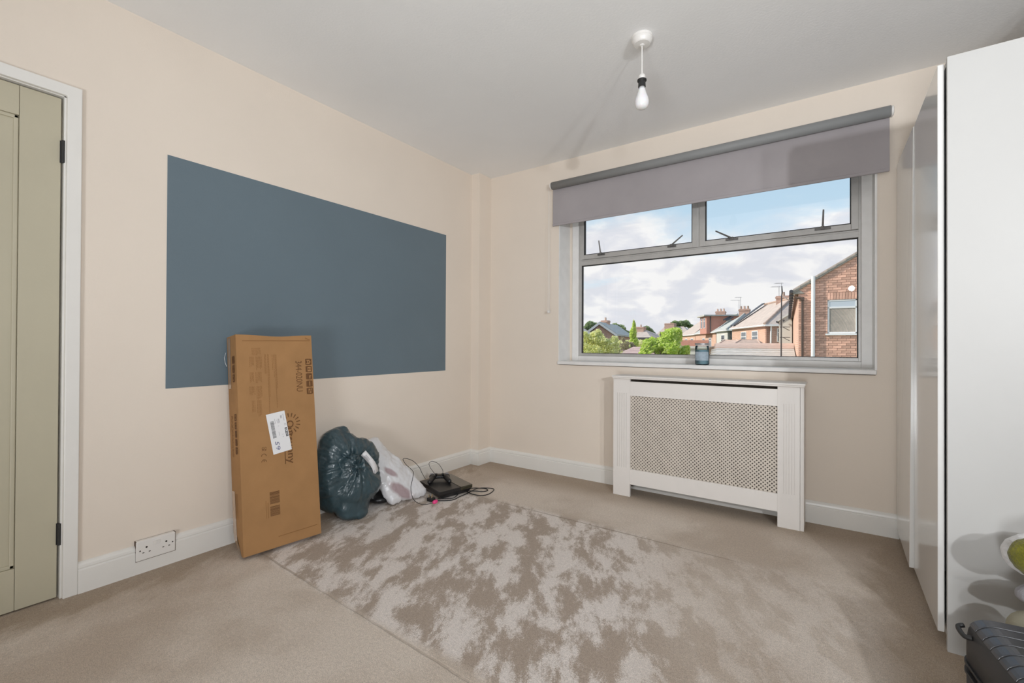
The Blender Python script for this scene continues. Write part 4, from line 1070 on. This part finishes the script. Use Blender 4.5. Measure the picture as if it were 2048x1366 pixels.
for r_ in range(int((RGZ - GZ) / .075) - 1):
    z0 = GZ + .005 + r_ * .075; z1 = z0 + .065; x = 0 if r_ % 2 == 0 else -.1125
    while x < HWD:
        a, b_ = max(x, 0), min(x + .215, HWD); x += .225
        lim = min((z1 - EZ) / SL, 99); lo = max(0, lim + .02) if z1 > EZ else 0; hi = HWD - lo
        a = max(a, lo); b_ = min(b_, hi)
        if b_ - a < .04: continue
        # leave the window and its soldier course open
        if z1 > WIN[2] and z0 < WIN[3] + .225:
            if a >= WIN[0] - .001 and b_ <= WIN[1] + .001: continue
            if a < WIN[0] < b_: b_ = WIN[0] - .006
            elif a < WIN[1] < b_: a = WIN[1] + .006
            elif a >= WIN[0] and a < WIN[1] and b_ > WIN[1]: a = WIN[1] + .006
            if b_ - a < .03: continue
        cands.append((a, b_, z0, z1))
sold = []
x = WIN[0]
while x < WIN[1] - .05: sold.append((x, x + .065, WIN[3] + .010, WIN[3] + .222)); x += .0752
for c in sold: brick_at(*c)
cands.sort(key=lambda c: abs(c[0] - .9) * 1.3 + abs(c[2] - 2.0))
for c in cands: brick_at(*c)
ro = obj('brick', rest, M_brk, nb, kind='stuff', fix=False)
# verge: overlapping tile edges up the gable
n_ = 0; d_ = Vector((1, 0, SL)).normalized()
x = -.2
while x < RGX:
    z = EZ + x * SL; x2 = x + .25
    a = nh(x, -.09, z - .012); b_ = nh(x2, -.09, z + .25 * SL - .012)
    obj('verge_tile', MB().prism([a + UP * .015, b_ - UP * .010, b_ + UP * .028, a + UP * .062], rc_ * .30), M_verge, nb); x += .235
mb = MB().prism([nh(-.16, -.075, EZ - .165), nh(RGX, -.075, RGZ - .065), nh(RGX, -.075, RGZ - .005), nh(-.16, -.075, EZ - .105)], rc_ * .09)
obj('bargeboard', mb, M_verge, nb)
obj('soffit_corner', MB().prism([nh(-.16, -.05, EZ - .18), nh(.16, -.05, EZ - .18), nh(.0, -.05, EZ - .10 + .05)], rc_ * .3), M_verge, nb)
# window of the near house
mb = MB(); x0, x1, z0, z1 = WIN
y0 = .015
mb = MB()
for (a, b_, c, d) in ((x0, x0 + .045, z0, z1), (x1 - .045, x1, z0, z1), (x0, x1, z0, z0 + .045), (x0, x1, z1 - .04, z1), (x0, x1, z1 - .265, z1 - .215), (x0 + .70, x0 + .76, z0, z1)):
    mb.v += [nh(p, q_, r_) for r_ in (c, d) for q_ in (y0 - .01, y0 + .05) for p in (a, b_)]; n = len(mb.v) - 8; mb.f += [tuple(i + n for i in f) for f in ((0, 2, 3, 1), (4, 5, 7, 6), (0, 1, 5, 4), (2, 6, 7, 3), (0, 4, 6, 2), (1, 3, 7, 5))]
hw_ = obj('window', mb, M_upvc, nb, fix=True, label='white framed window with frosted lower pane')
def nbox(x0, x1, y0, y1, z0, z1): return MB().add([nh(p, q_, r_) for r_ in (z0, z1) for q_ in (y0, y1) for p in (x0, x1)], [(0, 2, 3, 1), (4, 5, 7, 6), (0, 1, 5, 4), (2, 6, 7, 3), (0, 4, 6, 2), (1, 3, 7, 5)])
for a, b_ in ((x0 + .045, x0 + .70), (x0 + .76, x1 - .045)):
    obj('pane', nbox(a, b_, y0 + .005, y0 + .02, z0 + .045, z1 - .265), M_obsc, hw_)
    obj('pane', nbox(a, b_, y0 + .0, y0 + .02, z1 - .215, z1 - .04), M_skyp, hw_)
obj('window_sill', nbox(x0 - .06, x1 + .06, -.06, .03, z0 - .055, z0 - .005), M_upvc, nb)
obj('soil_pipe', MB().tube([nh(.375, -.085, GZ), nh(.388, -.085, 3.20)], .056, 14), M_upvc, nb, label='white vertical soil pipe')
obj('down_pipe', MB().tube([nh(.105, -.06, GZ), nh(.100, -.06, 2.46), nh(.07, -.06, 2.53), nh(-.09, -.04, 2.56)], .036, 10), M_brown, nb, label='dark brown down pipe')
obj('pipe_hopper', nbox(.05, .15, -.11, -.01, 2.46, 2.56), M_brown, nb)
# gutter along the side, on brackets
gt = MB().tube([nh(-.20, -.1, EZ - .10), nh(-.20, 19, EZ - .10)], .055, 8)
obj('gutter', gt, M_gut, nb)
obj('fascia', MB().prism([nh(-.13, 0, EZ - .20), nh(-.13, 19, EZ - .20), nh(-.13, 19, EZ - .04), nh(-.13, 0, EZ - .04)], e1 * .02), M_upvc, nb)
for k in range(14):
    y = .4 + k * 1.1
    obj('gutter_bracket', MB().prism([nh(-.26, y, EZ - .22), nh(-.10, y, EZ - .22), nh(-.10, y, EZ - .16), nh(-.26, y, EZ - .16)], rc_ * .06), M_gut, nb)

# --- white rendered wing behind it
A_ = at(1557, 706, 29); B_ = at(1583, 706, 29)
wg = thing('rendered_outbuilding', Vector((A_.x, A_.y, GZ)), 'white rendered wing with sloping top behind the near brick house', 'building')
zL, zR = at(1557, 643, 29).z, at(1586, 625, 29).z
xa, xb, yw_ = A_.x, at(1584.5, 700, 29).x, (A_.y + B_.y) / 2
obj('wall', MB().prism([(xa, yw_, GZ), (xb, yw_, GZ), (xb, yw_, zR), (xa, yw_, zL)], (0, 5, 0)), M_rw, wg)
obj('roof', MB().prism([(xa - .12, yw_ - .1, zL - .05), (xb + .1, yw_ - .1, zR + .02), (xb + .1, yw_ - .1, zR + .14), (xa - .12, yw_ - .1, zL + .07)], (0, 5.2, 0)), M_rw, wg)
obj('gutter', MB().tube([(xa - .10, yw_ - .12, zL - .02), (xa - .10, yw_ + 5, zL - .02)], .06, 8), M_gut, wg)
obj('wall_lamp', MB().ball(at(1567, 641, 28.9), .07, 1), M_gut, wg)
# tall mast with arms in front of it
ms = thing('aerial_mast', Vector(at(1562.5, 700, 16.2)).to_2d().to_3d() + UP * GZ, 'tall thin dark mast with crooked top before the white rendered wing', 'pole')
p_ = [at(1562.5, 707, 16.2), at(1562.5, 640, 16.2), at(1563, 612, 16.2), at(1563, 592, 16.2), at(1564.5, 584, 16.2), at(1563.5, 572, 16.2)]
p_[0].z = GZ; p_[0].x, p_[0].y = p_[1].x, p_[1].y
obj('pole', MB().tube(p_, [.030, .020, .020, .020, .023, .017], 8), M_gut, ms)
for v in (654, 674.5):
    obj('arm', MB().tube([at(1560, v, 16.2), at(1580, v, 16.2)], .012, 6), M_gut, ms)
    obj('brace', MB().tube([at(1567, v + 1, 16.2), at(1579, v + 7, 16.2)], .011, 6), M_gut, ms)
obj('stay', MB().tube([at(1564, 592, 16.2), at(1579, 601, 16.2)], .015, 6), M_upvc, ms)

# --- terraced houses along the street
PHI = radians(-25.0)
rdir = Vector((sin(PHI), cos(PHI), 0)); fdir = Vector((cos(PHI), -sin(PHI), 0))
def solve_len(P, d, u):
    lo, hi = 0, 60; f0 = col_u(P) > u
    for _ in range(50):
        m_ = (lo + hi) / 2
        if (col_u(P + d * m_) > u) == f0: lo = m_
        else: hi = m_
    return lo
def facebox(P, ax, n, a0, a1, z0, z1, d0, d1):
    """box on a wall face: ax along the face, n outwards"""
    return MB().hull8([P + ax * a + n * d + UP * z0 for a, d in ((a0, d0), (a1, d0), (a1, d1), (a0, d1))], [P + ax * a + n * d + UP * z1 for a, d in ((a0, d0), (a1, d0), (a1, d1), (a0, d1))])
def win_on(root, P, ax, n, a0, a1, z0, z1, split=None):
    w = obj('window', facebox(P, ax, n, a0, a1, z0, z1, -.02, .05), M_upvc, root)
    s = .07 * (a1 - a0) / .9; zm = z0 + (z1 - z0) * .68
    obj('pane', facebox(P, ax, n, a0 + s, a1 - s, z0 + .08, zm - .03, .05, .056), M_pane, w)
    obj('pane', facebox(P, ax, n, a0 + s, a1 - s, zm + .03, z1 - .07, .05, .056), M_pane, w)
    return w
def chimney(root, c, w, d, z0, z1, pots, m_):
    ch = obj('chimney', MB().box(c.x - w / 2, c.x + w / 2, c.y - d / 2, c.y + d / 2, z0, z1).box(c.x - w / 2 - .05, c.x + w / 2 + .05, c.y - d / 2 - .05, c.y + d / 2 + .05, z1 - .22, z1 - .08), m_, root)
    for k in range(pots):
        x = c.x - w / 2 + w * (k + .5) / pots; obj('chimney_pot', MB().lathe([(.12, z1), (.10, z1 + .30), (.12, z1 + .33)], (x, c.y, 0), 10), M_ts, ch)
    return ch
def aerial(root, p, h, l, n=5):
    mb = MB().tube([p, p + UP * h], .018, 6).tube([p + UP * (h - .05) - fdir * l, p + UP * (h - .05) + fdir * .15], .012, 5)
    for k in range(n): q_ = p + UP * (h - .05) - fdir * l * (k + .5) / n; mb.tube([q_ - rdir * .3, q_ + rdir * .3], .008, 4)
    return obj('aerial', mb, M_steel, root)
def house(u, w, ul, flen, ve, rise, walls, roofm, label, base_group=None, hipback=None, ridge_in=None):
    """u, w: near corner column and depth; ul: column of the far end of its left face; ve: eaves row"""
    P = at(u, ve, w); ez = P.z; P.z = 0
    L = solve_len(P, rdir, ul)
    root = thing('terraced_house', P + UP * GZ, label, 'house', 'terraced houses beyond the gardens')
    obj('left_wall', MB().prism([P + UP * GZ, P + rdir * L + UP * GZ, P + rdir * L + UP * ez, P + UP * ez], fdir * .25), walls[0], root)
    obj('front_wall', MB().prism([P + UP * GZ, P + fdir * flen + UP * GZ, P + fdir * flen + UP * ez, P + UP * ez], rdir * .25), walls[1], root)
    ov = .22; hl = flen / 2 if hipback is None else hipback
    E = [P - fdir * ov - rdir * ov, P + fdir * (flen + ov) - rdir * ov, P + fdir * (flen + ov) + rdir * L, P - fdir * ov + rdir * L]
    E = [e + UP * (ez + .02) for e in E]
    A = P + fdir * flen / 2 + rdir * hl + UP * (ez + rise); B = P + fdir * flen / 2 + rdir * L + UP * (ez + rise)
    mb = MB().add(E + [A, B] + [e - UP * .12 for e in E], [(0, 4, 5, 3), (0, 1, 4), (1, 2, 5, 4), (2, 3, 5), (6, 7, 1, 0), (7, 8, 2, 1), (8, 9, 3, 2), (9, 6, 0, 3), (9, 8, 7, 6)])
    obj('roof', mb, roofm, root)
    obj('hip_tiles', MB().tube([E[0] + UP * .03, A + UP * .05], .09, 6), M_ts if roofm is not M_tg else M_tg, root)
    obj('ridge_tiles', MB().tube([A + UP * .05, B + UP * .05], .10, 6), M_ts if roofm is not M_tg else M_tg, root)
    obj('gutter', MB().tube([E[0] - UP * .10, E[3] - UP * .10], .075, 6), M_upvc, root)
    obj('gutter', MB().tube([E[0] - UP * .10, E[1] - UP * .10], .075, 6), M_upvc, root)
    return root, P, L, ez, A, B
# mid brick house
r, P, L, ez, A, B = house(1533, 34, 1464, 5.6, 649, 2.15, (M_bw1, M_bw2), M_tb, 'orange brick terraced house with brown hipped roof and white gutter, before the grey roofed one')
win_on(r, P, rdir, -fdir, L * .20, L * .36, ez - 1.75, ez - .40)
win_on(r, P, rdir, -fdir, L * .52, L * .68, ez - 1.75, ez - .40)
win_on(r, P, fdir, -rdir, .72, 1.32, ez - 1.30, ez - .28)
obj('down_pipe', MB().tube([P + fdir * .28 - rdir * .1 + UP * (ez - .05), P + fdir * .20 - rdir * .08 + UP * GZ], .055, 8), M_upvc, r)
cc = at(1567, 600, 38); chimney(r, cc, 1.05, .6, 3.6, at(1567, 592, 38).z, 1, M_bw2)
aerial(r, at(1558, 592, 37), .80, .6); aerial(r, at(1563, 590, 37), 1.0, .5)
Pv = P + rdir * L
obj('solar_panel', MB().add([Pv + UP * (ez + .22) - rdir * .2 - fdir * .1, Pv + UP * (ez + .22) - rdir * .9 - fdir * .1, B - rdir * .9 - fdir * .3 + UP * .06, B - rdir * .2 - fdir * .3 + UP * .06,
                        Pv + UP * (ez + .28) - rdir * .2 - fdir * .1, Pv + UP * (ez + .28) - rdir * .9 - fdir * .1, B - rdir * .9 - fdir * .3 + UP * .12, B - rdir * .2 - fdir * .3 + UP * .12],
                        [(3, 2, 1, 0), (4, 5, 6, 7), (0, 1, 5, 4), (1, 2, 6, 5), (2, 3, 7, 6), (3, 0, 4, 7)]), M_gut, r)
# painted house with grey roof
r, P, L, ez, A, B = house(1456, 49, 1433, 6.4, 659.5, 2.1, (M_rw, M_rg), M_tg, 'white rendered terraced house with grey slate roof', hipback=4.6)
win_on(r, P, rdir, -fdir, L * .25, L * .55, ez - 2.2, ez - .5)
obj('down_pipe', MB().tube([P + fdir * .3 - rdir * .12 + UP * (ez + .5), P + fdir * .25 - rdir * .12 + UP * (ez - .8), P + fdir * .45 - rdir * .12 + UP * (ez - 1.2), P + fdir * .45 - rdir * .12 + UP * GZ], .07, 8), M_gut, r)
cc = at(1489, 625, 53); chimney(r, cc, 1.1, .7, 3.6, at(1489, 618, 53).z, 3, M_bw2)
aerial(r, at(1478, 626, 52), 1.5, .9); aerial(r, at(1481, 622, 52), 1.6, .6)
# its brick neighbour with the red dormer
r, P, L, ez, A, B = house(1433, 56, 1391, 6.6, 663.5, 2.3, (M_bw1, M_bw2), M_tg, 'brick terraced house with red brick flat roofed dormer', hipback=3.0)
Pd = at(1413, 632.5, 58); dz = Pd.z; Pd.z = 0; Ld = solve_len(Pd, rdir, 1400)
obj('dormer', facebox(Pd, rdir, -fdir, 0, Ld, ez - .2, dz, -5.0, 0), M_bw3, r, label='bright red brick dormer')
obj('dormer_roof', facebox(Pd, rdir, -fdir, -.3, Ld + .3, dz, dz + .18, -5.2, .35), M_tg, r)
for k in (.15, .58): win_on(r, Pd, rdir, -fdir, Ld * k, Ld * (k + .26), dz - 1.5, dz - .15)
obj('down_pipe', MB().tube([Pd + fdir * .45 - rdir * .12 + UP * dz, Pd + fdir * .45 - rdir * .12 + UP * (ez - .2)], .06, 6), M_gut, r)
cc = at(1441.5, 628, 61); chimney(r, cc, 1.15, .8, 4.2, at(1441.5, 622.5, 61).z, 3, M_bw2)
for k in (.2, .5): win_on(r, P, rdir, -fdir, L * k, L * (k + .12), ez - 1.9, ez - .7)
obj('roof_window', MB().tube([at(1447, 640, 56.5), at(1461, 633, 57.5)], .10, 4).tube([at(1452, 641, 56), at(1466, 634, 57)], .10, 4), M_gut, r)
# far end of the terrace
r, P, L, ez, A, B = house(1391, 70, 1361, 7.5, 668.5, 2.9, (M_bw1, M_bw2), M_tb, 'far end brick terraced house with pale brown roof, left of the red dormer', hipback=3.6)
for k in (.12, .5): win_on(r, P, rdir, -fdir, L * k, L * (k + .16), ez - 1.9, ez - .6)
win_on(r, P, fdir, -rdir, .5, 1.4, ez - 1.9, ez - .6)

# --- low outbuilding roofs in front of the terrace
lr = thing('outbuilding', Vector((.8, 22, GZ)), 'long low outbuilding with weathered tile and pale sheet roof, just above the window sill', 'building')
wN, wF = 17.5, 30
def nwx(y): return 1.757 - .0629 * (y - 14) - .04
def rowquad(v0, v1, w0_, w1_, u0, u1, m_, name, th=.05):
    a, b_, c, d = at(u0, v0, w0_), at(u1, v0, w0_), at(u1, v1, w1_), at(u0, v1, w1_)
    zb_, zt_ = (a.z + b_.z) / 2, (c.z + d.z) / 2; yb_, yt_ = (a.y + b_.y) / 2, (c.y + d.y) / 2
    return obj(name, MB().prism([(min(a.x, d.x), yb_, zb_), (nwx(yb_), yb_, zb_), (nwx(yt_), yt_, zt_), (min(a.x, d.x), yt_, zt_)], (0, 0, th)), m_, lr)
vs_ = [718, 712.5, 707.5, 703, 699]
for k in range(4):
    rowquad(vs_[k], vs_[k + 1] + .9, 17.0 + k * 1.3, 17.0 + (k + 1) * 1.3 - .02, 1424, 1600, M_fc, 'sheet_course', .07)
for k in range(5):
    f0, f1 = 697.8 - k * 1.9, 697.8 - (k + 1) * 1.9; rowquad(f0, f1 - .3, 22.3 + k * .5, 22.9 + k * .5, 1424, 1594, M_ts, 'tile_course', .05)
yA = at(1424, 699, 17).y; xA = at(1424, 712, 17).x
obj('wall', MB().box(xA + .2, nwx(30) - .05, at(1500, 712, 17).y + .4, at(1500, 690, 24).y, GZ, .30), M_bw2, lr)
for (ua, ub, uc, ud, vt, vb, w, lbl) in ((1418, 1447, 1474, 1500, 680, 697, 34, 'small hipped clay tile roof, left of the two behind the long outbuilding'), (1462, 1480, 1517, 1524, 679.5, 690, 32, 'small hipped clay tile roof, right of the two behind the long outbuilding')):
    a, b_, c, d = at(ua, vb, w), at(ub, vt, w + 1.5), at(uc, vt, w + 1.5), at(ud, vb, w)
    t = thing('hipped_roof', Vector((a.x, a.y, GZ)), lbl, 'roof', 'small hipped roofs behind the outbuilding')
    yb_ = (a.y + d.y) / 2; yt = yb_ + 1.8; e = .35
    vsx = [Vector((a.x, yb_, a.z)), Vector((d.x, yb_, a.z)), Vector((d.x, yb_ + 3.6, a.z)), Vector((a.x, yb_ + 3.6, a.z)), Vector((b_.x, yt, b_.z)), Vector((c.x, yt, b_.z))]
    obj('roof', MB().add(vsx, [(0, 1, 5, 4), (1, 2, 5), (2, 3, 4, 5), (3, 0, 4), (3, 2, 1, 0)]), M_ts, t)
    obj('wall', MB().box(a.x + .3, d.x - .3, yb_ + .3, yb_ + 3.3, GZ, a.z), M_bw2, t)
    obj('hip_tiles', MB().tube([vsx[0], vsx[4], vsx[5], vsx[1]], .06, 6), M_ts, t)
# pink tiled roof between the two near trees
t = thing('pink_tiled_shed', Vector((at(1262, 712, 20).x, at(1262, 712, 20).y, GZ)), 'low pink clay tiled roof between the yellow green tree and the bright green tree', 'roof')
for k in range(6):
    v0, v1 = 716 - k * 3.4, 716 - (k + 1) * 3.4; w0_, w1_ = 17 + k * .7, 17 + (k + 1) * .7 + .1
    ua = 1222 + k * 7.5; a, b_, c, d = at(ua, v0, w0_), at(1325, v0, w0_), at(1325, v1, w1_), at(ua + 7, v1, w1_)
    obj('tile_course', MB().prism([a, b_, Vector((c.x, c.y, d.z)), d], UP * .05), M_tp, t)
pa, pb_ = at(1240, 712, 17.6), at(1320, 712, 17.6)
obj('wall', MB().box(min(pa.x, pb_.x), pb_.x, max(pa.y, pb_.y) + .3, max(pa.y, pb_.y) + 3, GZ, .1), M_bw2, t)

# --- garden screen wall and shed roofs left of the candle
t = thing('garden_wall', Vector((at(1385, 700, 30).x, at(1385, 700, 30).y, GZ)), 'red brick garden wall to the right of the bright green tree', 'wall')
a, b_ = at(1362, 680.5, 36), at(1424, 680.5, 36)
obj('wall', MB().prism([(a.x, a.y, GZ), (b_.x, a.y, GZ), (b_.x, a.y, a.z), (a.x, a.y, a.z)], (0, .25, 0)), M_bw3, t)
a, b_ = at(1358, 692.5, 26), at(1424, 692.5, 26)
t = thing('white_shed', Vector((a.x, a.y, GZ)), 'pale flat roofed shed low behind the candle jar', 'shed')
obj('wall', MB().box(a.x, b_.x, a.y, a.y + 2.4, GZ, a.z - .12), M_rw, t)
obj('roof', MB().box(a.x - .1, b_.x + .1, a.y - .1, a.y + 2.5, a.z - .12, a.z), M_fc, t)

# --- houses beyond the trees on the left
def gable_house(ul, ua, ur, vl, va, vr, w, dep, wallm, roofm, label, chim=None, ang=0):
    """gable facing us: eaves left / apex / eaves right at depth w"""
    a, b_, c = at(ul, vl, w), at(ua, va, w), at(ur, vr, w)
    ax = (Vector((c.x, c.y, 0)) - Vector((a.x, a.y, 0))).normalized(); n = Vector((ax.y, -ax.x, 0)) * -1
    n = (n + ax * ang).normalized()
    t = thing('gable_house', Vector((b_.x, b_.y, GZ)), label, 'house', 'houses beyond the trees on the left')
    g = lambda p: Vector((p.x, p.y, GZ))
    obj('wall', MB().prism([g(a) + ax * .3, g(c) - ax * .3, c - ax * .3, b_ - UP * .1, a + ax * .3], n * dep), wallm, t)
    for (p, q_) in ((a, b_), (b_, c)):
        obj('roof_slope', MB().prism([p - n * .3, q_ - n * .3, q_ - n * .3 + UP * .18, p - n * .3 + UP * .18], n * (dep + .6)), roofm, t)
        obj('bargeboard', MB().prism([p - n * .36 - UP * .12, q_ - n * .36 - UP * .12, q_ - n * .36 + UP * .12, p - n * .36 + UP * .12], n * .05), M_upvc, t)
    if chim:
        u, vt, vb, wd = chim; c0_ = at(u, vb, w + dep * .35); c1_ = at(u, vt, w + dep * .35)
        chimney(t, c0_, wd, wd, c0_.z - 2, c1_.z, 1, M_bw2)
    return t
gable_house(1172, 1200, 1236, 668, 647, 672, 48, 9, M_bw2, M_tg, 'house with dark gable and white bargeboards above the yellow green tree', (1211, 641, 652, .75), ang=.45)
gable_house(1130, 1158, 1184, 676, 655, 671, 40, 7, M_rw, M_tp, 'house with pink roof slope at the far left of the window', None)
def hip_house(ul, ur, uel, uer, vt, ve, w, dep, wallm, roofm, label, chim=None):
    a, b_, c, d = at(uel, ve, w), at(ul, vt, w + dep * .5), at(ur, vt, w + dep * .5), at(uer, ve, w)
    t = thing('bungalow', Vector((a.x, a.y, GZ)), label, 'house', 'houses beyond the trees on the left')
    y0 = (a.y + d.y) / 2; vs = [Vector((a.x, y0, a.z)), Vector((d.x, y0, a.z)), Vector((d.x, y0 + dep, a.z)), Vector((a.x, y0 + dep, a.z)), Vector((b_.x, y0 + dep * .5, b_.z)), Vector((c.x, y0 + dep * .5, b_.z))]
    obj('roof', MB().add(vs, [(0, 1, 5, 4), (1, 2, 5), (2, 3, 4, 5), (3, 0, 4), (3, 2, 1, 0)]), roofm, t)
    obj('wall', MB().box(a.x + .4, d.x - .4, y0 + .4, y0 + dep - .4, GZ, a.z), wallm, t)
    obj('fascia', MB().box(a.x, d.x, y0 - .06, y0, a.z - .2, a.z + .02), M_gut, t)
    obj('ridge_tiles', MB().tube([vs[4], vs[5]], .12, 6), roofm, t)
    for k in (.3, .65):
        x = a.x + (d.x - a.x) * k; w_ = obj('window', MB().box(x, x + 1.2, y0 + .33, y0 + .42, a.z - 1.8, a.z - .5), M_upvc, t)
        obj('pane', MB().box(x + .1, x + 1.1, y0 + .31, y0 + .34, a.z - 1.7, a.z - .6), M_pane, w_)
    if chim:
        u, v1, wd = chim; p = at(u, v1, w + dep * .45); chimney(t, p, wd, wd, a.z, p.z, 1, M_bw2)
    return t
hip_house(1274, 1291, 1266, 1306, 659, 675, 62, 8, M_bw2, M_tb, 'pale roofed house with dark chimney between the conifer and the bright green tree', (1282, 654, 1.1))
hip_house(1325, 1372, 1300, 1392, 654, 672, 104, 10, M_bw1, M_tb, 'wide roofed house behind the top of the bright green tree', (1341, 647, 2.2))

# --- trees
def tree(name, c, blobs, label, cat, leafm, nleaf, size, trunk, wisp=0, gaps=0, seed=1):
    rr = random.Random(seed); t = thing(name, Vector((c.x, c.y, GZ)), label, cat, 'trees outside the window' if cat == 'tree' else None)
    vs = []; fs = []; tot = sum(b[1] * b[2] * b[3] for b in blobs) ** 1
    wsum = sum((b[1] * b[3]) for b in blobs)
    for b in blobs:
        for _ in range(int(nleaf * b[1] * b[3] / wsum)):
            while True:
                d = Vector((rr.uniform(-1, 1), rr.uniform(-1, 1), rr.uniform(-1, 1)))
                if .2 < d.length < 1: break
            rad = .55 + .45 * rr.random() ** .6; d = d.normalized() * rad * (1 + .18 * noise.noise(d.normalized() * 3 + Vector((seed, 0, 0))))
            p = b[0] + Vector((d.x * b[1], d.y * b[2], d.z * b[3]))
            if gaps and noise.noise(p * gaps) < -.12: continue
            s = size * rr.uniform(.6, 1.4)
            a = Vector((rr.gauss(0, 1), rr.gauss(0, 1), rr.gauss(0, 1))).normalized(); q_ = a.orthogonal().normalized() * s; w_ = a.cross(q_).normalized() * s * .55
            n = len(vs); vs += [p - q_, p - w_, p + q_, p + w_]; fs.append((n, n + 1, n + 2, n + 3))
    obj('foliage', MB().add(vs, fs), leafm, t, kind='stuff', fix=False)
    top = max(b[0].z for b in blobs); tb = MB(); base = Vector((c.x, c.y, GZ))
    fork = Vector((c.x, c.y, GZ + (top - GZ) * .45)); tb.tube([base, base.lerp(fork, .5), fork], [trunk, trunk * .8, trunk * .6], 8)
    obj('trunk', tb, M_bark, t)
    for b in blobs[:7]: 
        mid = fork.lerp(b[0], .5) + Vector((rr.uniform(-.1, .1), 0, .1)); obj('branch', MB().tube([fork, mid, b[0] + Vector((0, 0, b[3] * .5))], [trunk * .5, trunk * .3, trunk * .12], 6), M_bark, t)
    return t
L_y = leaf_mat('yellow_green_leaves', (.66, .70, .26), (.88, .88, .45), (.96, .94, .66))
L_g = leaf_mat('bright_green_leaves', (.46, .62, .10), (.74, .86, .22), (.92, .96, .48))
L_d = leaf_mat('deep_green_leaves', (.20, .28, .12), (.36, .46, .22), (.55, .62, .38))
L_p = leaf_mat('pale_brown_twigs_and_leaves', (.30, .25, .18), (.48, .42, .30), (.55, .52, .32))
def bl(u, v, w, ru, rv, dp=None):
    c = at(u, v, w); return (c, ru * w / FPX / 1.05, dp or ru * w / FPX, rv * w / FPX)
W = 15
tree('tree', at(1200, 700, W), [bl(1185, 705, W, 34, 22), bl(1200, 685, W, 16, 18), bl(1215, 700, W, 26, 18), bl(1172, 685, W, 14, 12), bl(1196, 668, W, 8, 10), bl(1222, 688, W, 14, 12), bl(1240, 705, W, 20, 12), bl(1165, 705, W, 20, 26), bl(1235, 695, W, 12, 9), bl(1180, 690, W, 24, 18), bl(1210, 684, W, 24, 16), bl(1190, 674, W, 14, 12), bl(1228, 680, W, 9, 8), bl(1250, 694, W, 12, 9), bl(1168, 672, W, 9, 10)],
     'yellow green leafy tree filling the lower left corner of the window', 'tree', L_y, 22000, .034, .07, gaps=2.2, seed=3)
W = 15
tree('tree', at(1335, 700, W), [bl(1335, 700, W, 34, 20), bl(1340, 675, W, 16, 18), bl(1352, 665, W, 12, 10), bl(1320, 668, W, 8, 10), bl(1300, 685, W, 14, 8), bl(1345, 690, W, 20, 16), bl(1318, 695, W, 24, 14), bl(1288, 708, W, 12, 6), bl(1360, 690, W, 10, 12), bl(1310, 680, W, 10, 9), bl(1368, 700, W, 12, 12), bl(1295, 698, W, 14, 12), bl(1325, 684, W, 16, 14), bl(1312, 706, W, 26, 10), bl(1350, 676, W, 14, 14)],
     'bright green leafy tree in the middle of the lower window pane', 'tree', L_g, 20000, .046, .08, gaps=2.2, seed=5)
W = 30
tree('conifer', at(1268, 690, W), [bl(1268, 685, W, 9, 12), bl(1266, 668, W, 6.5, 14), bl(1268, 655, W, 3, 12), bl(1267.5, 645, W, 1.2, 5)], 'slim pointed conifer left of the pale roofed house', 'tree', L_g, 2600, .07, .1, seed=8)
W = 90
tree('tree', at(1182, 655, W), [bl(1180, 652, W, 9, 9), bl(1188, 655, W, 7, 9), bl(1173, 658, W, 6, 8)], 'round topped tree far off, left of the dark gable house', 'tree', L_d, 2600, .26, .3, seed=9)
tree('tree', at(1240, 662, W), [bl(1230, 655, W, 8, 8), bl(1240, 661, W, 12, 11), bl(1250, 669, W, 9, 8), bl(1226, 664, W, 8, 10)], 'dark green tree sloping down to the right of the dark gable house', 'tree', L_d, 3600, .26, .3, seed=10)
tree('tree', at(1296, 665, W), [bl(1293, 659, W, 7, 6), bl(1300, 664, W, 6, 6), bl(1306, 668, W, 4, 4)], 'small dark tree behind the pale roofed house', 'tree', L_d, 1600, .26, .3, seed=11)
W = 135
tree('tree', at(1365, 655, W), [bl(1350, 648, W, 8, 6), bl(1362, 649, W, 9, 7), bl(1372, 647, W, 8, 6), bl(1380, 652, W, 6, 3)], 'wispy tree line far behind the wide roofed house', 'tree', L_d, 2400, .36, .4, gaps=.3, seed=12)
tree('shrub', at(1252, 690, 24), [bl(1252, 690, 24, 16, 9), bl(1240, 680, 24, 10, 7), bl(1262, 694, 24, 10, 6)], 'bare pinkish brown shrub between the two near trees', 'shrub', L_p, 2600, .04, .05, gaps=3, seed=13)
tree('hedge', at(1220, 690, 34), [bl(1215, 690, 34, 40, 12), bl(1270, 688, 34, 30, 9), bl(1160, 690, 34, 30, 14)], 'mixed hedge and shrubs in the gardens behind the yellow green tree', 'hedge', L_y, 6000, .08, .1, seed=14)
